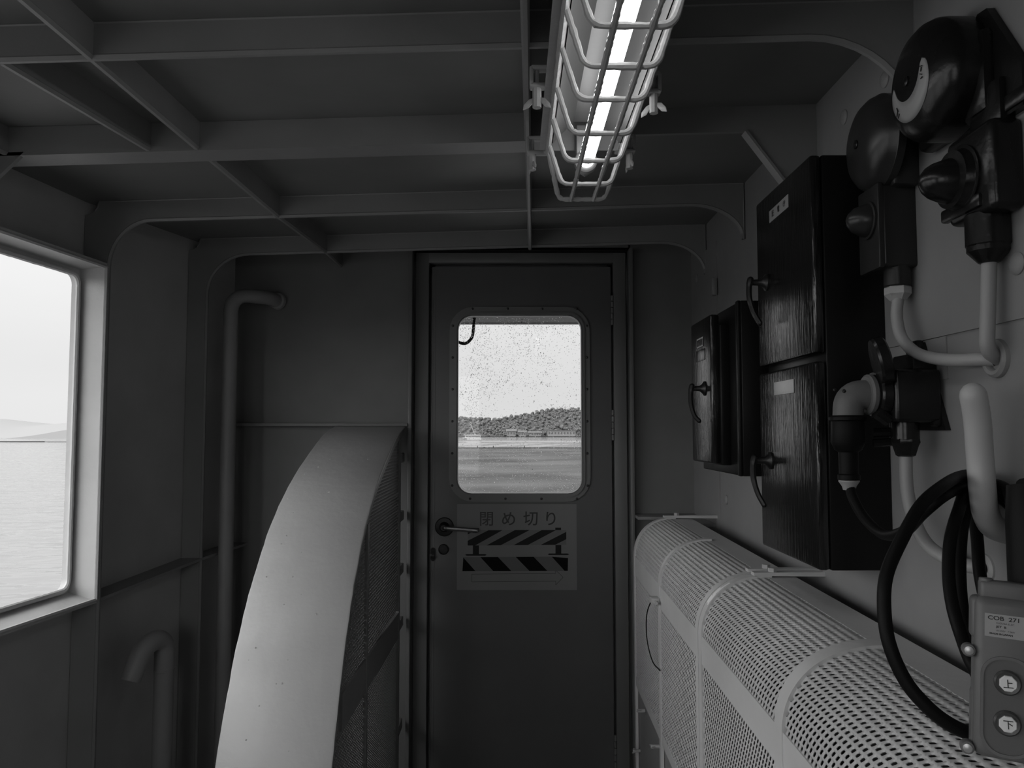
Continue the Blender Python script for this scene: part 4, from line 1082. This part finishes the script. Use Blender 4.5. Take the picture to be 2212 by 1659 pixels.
# ------------------------------------------------------------------ pipes on the hull side
tp = thing('vent_pipe', 'tall thin vent pipe standing in the back left corner', 'pipe', (-1.062, 2.93, 0))
MB().tube(fillet([(-1.062, 2.93, 0), (-1.062, 2.93, 1.915), (-.955, 3.03, 1.918), (-.935, 3.099, 1.916)], [.14, .05], 10), .0265, 20).build('pipe_run', M['pipe'], tp)
MB().lathe([(.027, -.01), (.032, -.008), (.036, 0), (.036, .004)], (-.937, 3.088, 1.916), (.15, 1, 0), 22).build('pipe_collar', M['pipe'], tp)
gn = thing('gooseneck_pipe', 'short gooseneck air pipe bent over under the ledge at lower left', 'pipe', (-1.128, 2.6, 0))
GP = fillet([(-1.143, 2.62, 0), (-1.143, 2.62, .728), (-1.168, 2.525, .728), (-1.190, 2.49, .628)], [.07, .07], 10)
MB().tube(GP, .031, 22).build('pipe_run', M['pipe'], gn)
MB().cyl((-1.143, 2.62, .618), (-1.143, 2.62, .626), .0325, 22, .002).build('weld_band', M['pipe'], gn)

# ------------------------------------------------------------------ outside
SEA = -2.1
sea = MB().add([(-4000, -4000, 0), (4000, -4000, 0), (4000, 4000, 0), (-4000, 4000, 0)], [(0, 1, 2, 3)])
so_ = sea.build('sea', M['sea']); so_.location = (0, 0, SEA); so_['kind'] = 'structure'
# roof overhang outside the door
mb = MB().box(-1.3, 1.3, 3.2, 3.9, 1.935, 1.99).box(-1.3, 1.3, 3.86, 3.9, 1.932, 2.06)
struct('trim_14', mb, M['overhang'])
struct('trim_15', MB().box(-1.4, 1.4, 3.13, 4.2, -.06, 0.0), M['floor'])
hz = MB().tube(spline([(-.186, 3.7, 1.945), (-.192, 3.7, 1.88), (-.198, 3.7, 1.845), (-.222, 3.7, 1.818), (-.25, 3.7, 1.817), (-.285, 3.7, 1.84), (-.31, 3.7, 1.90), (-.315, 3.7, 1.945)], 8), .0075, 10)
tag(hz.build('hanging_hose', M['rubber']), 'dark hose looping down under the roof edge outside the door window', 'hose')

# wooded hill ahead
ridge = [(-200, 8), (-120, 9), (-60, 10), (-35, 11), (-14, 10.2), (-7, 10.4), (0, 12.5), (9, 13.4), (18, 16), (25, 17), (36, 16.6), (45, 17.5), (80, 20), (140, 14), (200, 10)]
def rz(x):
    for (a, b), (c, d) in zip(ridge[:-1], ridge[1:]):
        if a <= x <= c: return b + (d - b) * (x - a) / (c - a)
    return 8
def hz_(x, y):
    t = min(max((y - 503) / 48, 0), 1); t = t * t * (3 - 2 * t)
    return SEA + .4 + t * (rz(x) - 2.2 - SEA)
hm = MB(); NX, NY = 260, 44
vs = []
for j in range(NY + 1):
    for i in range(NX + 1):
        x, y = -200 + 400 * i / NX, 500 + 70 * j / NY
        lump = 1.1 * noise.noise(Vector((x * .33, y * .33, 0))) + .5 * noise.noise(Vector((x * .8, y * .8, 4)))
        vs.append((x, y, hz_(x, y) + (lump + .3 if y > 506 else -.4)))
fs = [(j * (NX + 1) + i, j * (NX + 1) + i + 1, (j + 1) * (NX + 1) + i + 1, (j + 1) * (NX + 1) + i) for j in range(NY) for i in range(NX)]
hm.add(vs, fs, True)
ho = hm.build('wooded_hill', M['hill'], fix=False); ho['kind'] = 'structure'
# trees on the hill: a few crown shapes, every tree an object
rt = random.Random(21); crowns = []
for k in range(4):
    b = MB()
    for q in range(7):
        a = rt.uniform(0, 6.28); rr = rt.uniform(0, 1.1) if q else 0
        b.ball((rr * math.cos(a), rr * math.sin(a), 1.6 + rt.uniform(-.5, .9)), rt.uniform(.8, 1.2), 2, (1, 1, .85))
    b.cyl((0, 0, -1.2), (0, 0, 1.4), .16, 6)
    for i, p in enumerate(b.v): b.v[i] = p + noise.noise_vector(p * 2.4) * .3
    me = b.mesh('tree', sharp=180); me.materials.append(M['tree']); crowns.append(me)
tc_ = 0; placed = []
while tc_ < 295:
    x = rt.uniform(-44, 54); y = rt.uniform(505, 554)
    if y < 514 and -6 < x < 42: continue
    h = hz_(x, y)
    s_ = rt.uniform(.66, .98) * (.8 if y < 512 else 1.0)
    if any((x - a) ** 2 + (y - b) ** 2 < 10.5 for a, b in placed): continue
    placed.append((x, y))
    o = bpy.data.objects.new('tree', crowns[tc_ % 4]); C.objects.link(o)
    o.location = (x, y, h - .3); o.rotation_euler = (0, 0, rt.uniform(0, 6.28)); o.scale = (s_, s_, s_ * rt.uniform(.85, 1.15))
    tag(o, 'leafy tree on the wooded hillside seen through the door window', 'tree', 'trees on the wooded hill')
    tc_ += 1
for (x, y, k) in ((18.6, 501.5, .6), (20.0, 503.5, .75), (41, 502, .7), (-6.2, 502, .7), (-8.4, 501.5, .6)):
    o = bpy.data.objects.new('tree', crowns[int(x * 7) % 4]); C.objects.link(o)
    o.location = (x, y, SEA + .3 + .9 * k); o.scale = (k, k, k)
    tag(o, 'small tree or bush standing between the houses on the far shore', 'tree', 'bushes between the shore houses')
# houses on the shore
def house(label, x0, x1, h, y, roofh, nwin, flat=False):
    r = thing('shore_house', label, 'house', ((x0 + x1) / 2, y + 3, SEA + .5), 'houses along the far shore')
    zb_ = SEA + .45
    MB().box(x0, x1, y, y + 6, zb_, zb_ + h).build('wall', M['house'], r)
    if flat: MB().box(x0 - .5, x1 + .5, y - .6, y + 6.5, zb_ + h, zb_ + h + .35).build('roof', M['roof'], r)
    else: MB().prism([(y - .8, zb_ + h), (y + 6.8, zb_ + h), (y + 3, zb_ + h + roofh)], x0 - .7, x1 + .7, 'x').build('roof', M['roof'], r)
    w = (x1 - x0) / nwin
    for k in range(nwin):
        MB().box(x0 + w * (k + .22), x0 + w * (k + .78), y - .06, y + .02, zb_ + h * .35, zb_ + h * .75).build('window', M['housewin'], r)
    return r
house('small shore house with hipped roof, among the trees behind, leftmost of the shore houses', -4.4, 1.2, 3.2, 502.6, 1.5, 3)
house('pale shore house with a broad roof in front of the leftmost house', 3.0, 7.6, 2.5, 500.2, 1.3, 3)
house('low long shore house with white front in the middle of the shore', 9.6, 17.2, 2.2, 499.8, 1.0, 5)
house('long flat-roofed two-tone shore building furthest right', 21.5, 39, 3.6, 500.2, 1, 9, True)
sw = MB().box(-120, 120, 496, 499, SEA - .3, SEA + .35); tag(sw.build('sea_wall', M['log']), 'long low sea wall along the far shore', 'sea wall')['kind'] = 'structure'
# fishing boat
bt = thing('fishing_boat', 'small white fishing boat with a slanting boom, near the left edge of the door window', 'boat', (-16.5, 313, SEA))
hp = [(-20.4, .9), (-12.8, .75), (-12.9, -.2), (-19.4, -.2)]
MB().prism([(a, SEA + .35 + b * .8) for a, b in hp], 312, 314.2).build('hull', M['boat'], bt)
MB().box(-19.9, -18.6, 311.94, 312.02, SEA + .35, SEA + .75).build('bow_fender', M['boatdark'], bt)
MB().box(-19.4, -13.2, 312.3, 313.9, SEA + 1.05, SEA + 2.0).build('cabin', M['boat'], bt)
MB().box(-19.0, -13.4, 312.24, 312.32, SEA + 1.35, SEA + 1.75).build('cabin_window', M['boatdark'], bt)
MB().box(-19.9, -12.9, 312.1, 314.1, SEA + 2.0, SEA + 2.2).build('canopy', M['boat'], bt)
MB().bar((-14.9, 312.6, SEA + .9), (-17.2, 312.6, SEA + 6.4), .16, .16, (0, 1, 0)).build('boom', M['boat'], bt)
# floating rafts: flat platforms between the ship and the shore, a dark boom of logs at their near edge
def raft(label, pts):
    o = MB().prism(pts, SEA - .05, SEA + .03, 'z').build('floating_raft', M['raft'])
    return tag(o, label, 'raft', 'rafts on the water ahead')
def wz(px, py):  # ground point on the sea for a bearing px and depth row py measured from the photograph
    y = 5950.0 / (py - 932); return ((px - 1110) / 1700 * y, y)
raft('widest floating raft, far strip reaching across to the right', [(-19.0, 300), (-19.0, 268), (14, 252), (45, 250), (70, 260), (70, 300)])
raft('long tapering floating raft at the left of the water ahead', [(-14.5, 183), (-9, 206), (-6, 222), (-3, 236), (-24, 236), (-22, 183)])
raft('tapering floating raft in the middle of the water ahead', [(-4.0, 178), (2.5, 202), (8, 222), (12, 232), (2, 232), (-2, 215), (-6, 195), (-8, 178)])
raft('tapering floating raft toward the right of the water ahead', [(6.5, 180), (12, 200), (18, 222), (8, 210), (3, 192), (1.5, 180)])
lg = MB().box(-60, 60, 164.6, 165.2, SEA - .1, SEA + .16)
tag(lg.build('log_boom', M['log']), 'thin dark log boom stretched across the water ahead', 'log boom')
for x in (-7.6, -4.3, 2.2):
    tag(MB().cyl((x, 164.9, SEA + .16), (x, 164.9, SEA + .5), .09, 8).build('mooring_post', M['log']), 'short dark mooring post standing on the log boom', 'post', 'posts on the log boom')
lg2 = MB().box(-185, -128, 258.6, 259.6, SEA - .1, SEA + .12).box(-185, -156, 260.5, 262, SEA - .1, SEA + .26)
tag(lg2.build('log_boom', M['log']), 'low dark floating boom on the water outside the open window', 'log boom')
# hills beyond the open window, haze put into their pale colours
def range_(name, label, mat, y, pts):
    m_ = MB()
    top = [(p.x, p.y) for p in spline([(a, b, 0) for a, b in pts], 5)]
    k = len(top); vs = []
    for (dy, f) in ((0, 0.0), (30, .75), (70, 1.0), (140, .0)):
        for (x, z) in top: vs.append((x, y + dy, SEA - .3 + (z - SEA) * f))
    fs = [(j * k + i, j * k + i + 1, (j + 1) * k + i + 1, (j + 1) * k + i) for j in range(3) for i in range(k - 1)]
    m_.add(vs, fs, True)
    o = m_.build(name, mat, fix=False, sharp=180); o['kind'] = 'structure'; o['label'] = label; return o
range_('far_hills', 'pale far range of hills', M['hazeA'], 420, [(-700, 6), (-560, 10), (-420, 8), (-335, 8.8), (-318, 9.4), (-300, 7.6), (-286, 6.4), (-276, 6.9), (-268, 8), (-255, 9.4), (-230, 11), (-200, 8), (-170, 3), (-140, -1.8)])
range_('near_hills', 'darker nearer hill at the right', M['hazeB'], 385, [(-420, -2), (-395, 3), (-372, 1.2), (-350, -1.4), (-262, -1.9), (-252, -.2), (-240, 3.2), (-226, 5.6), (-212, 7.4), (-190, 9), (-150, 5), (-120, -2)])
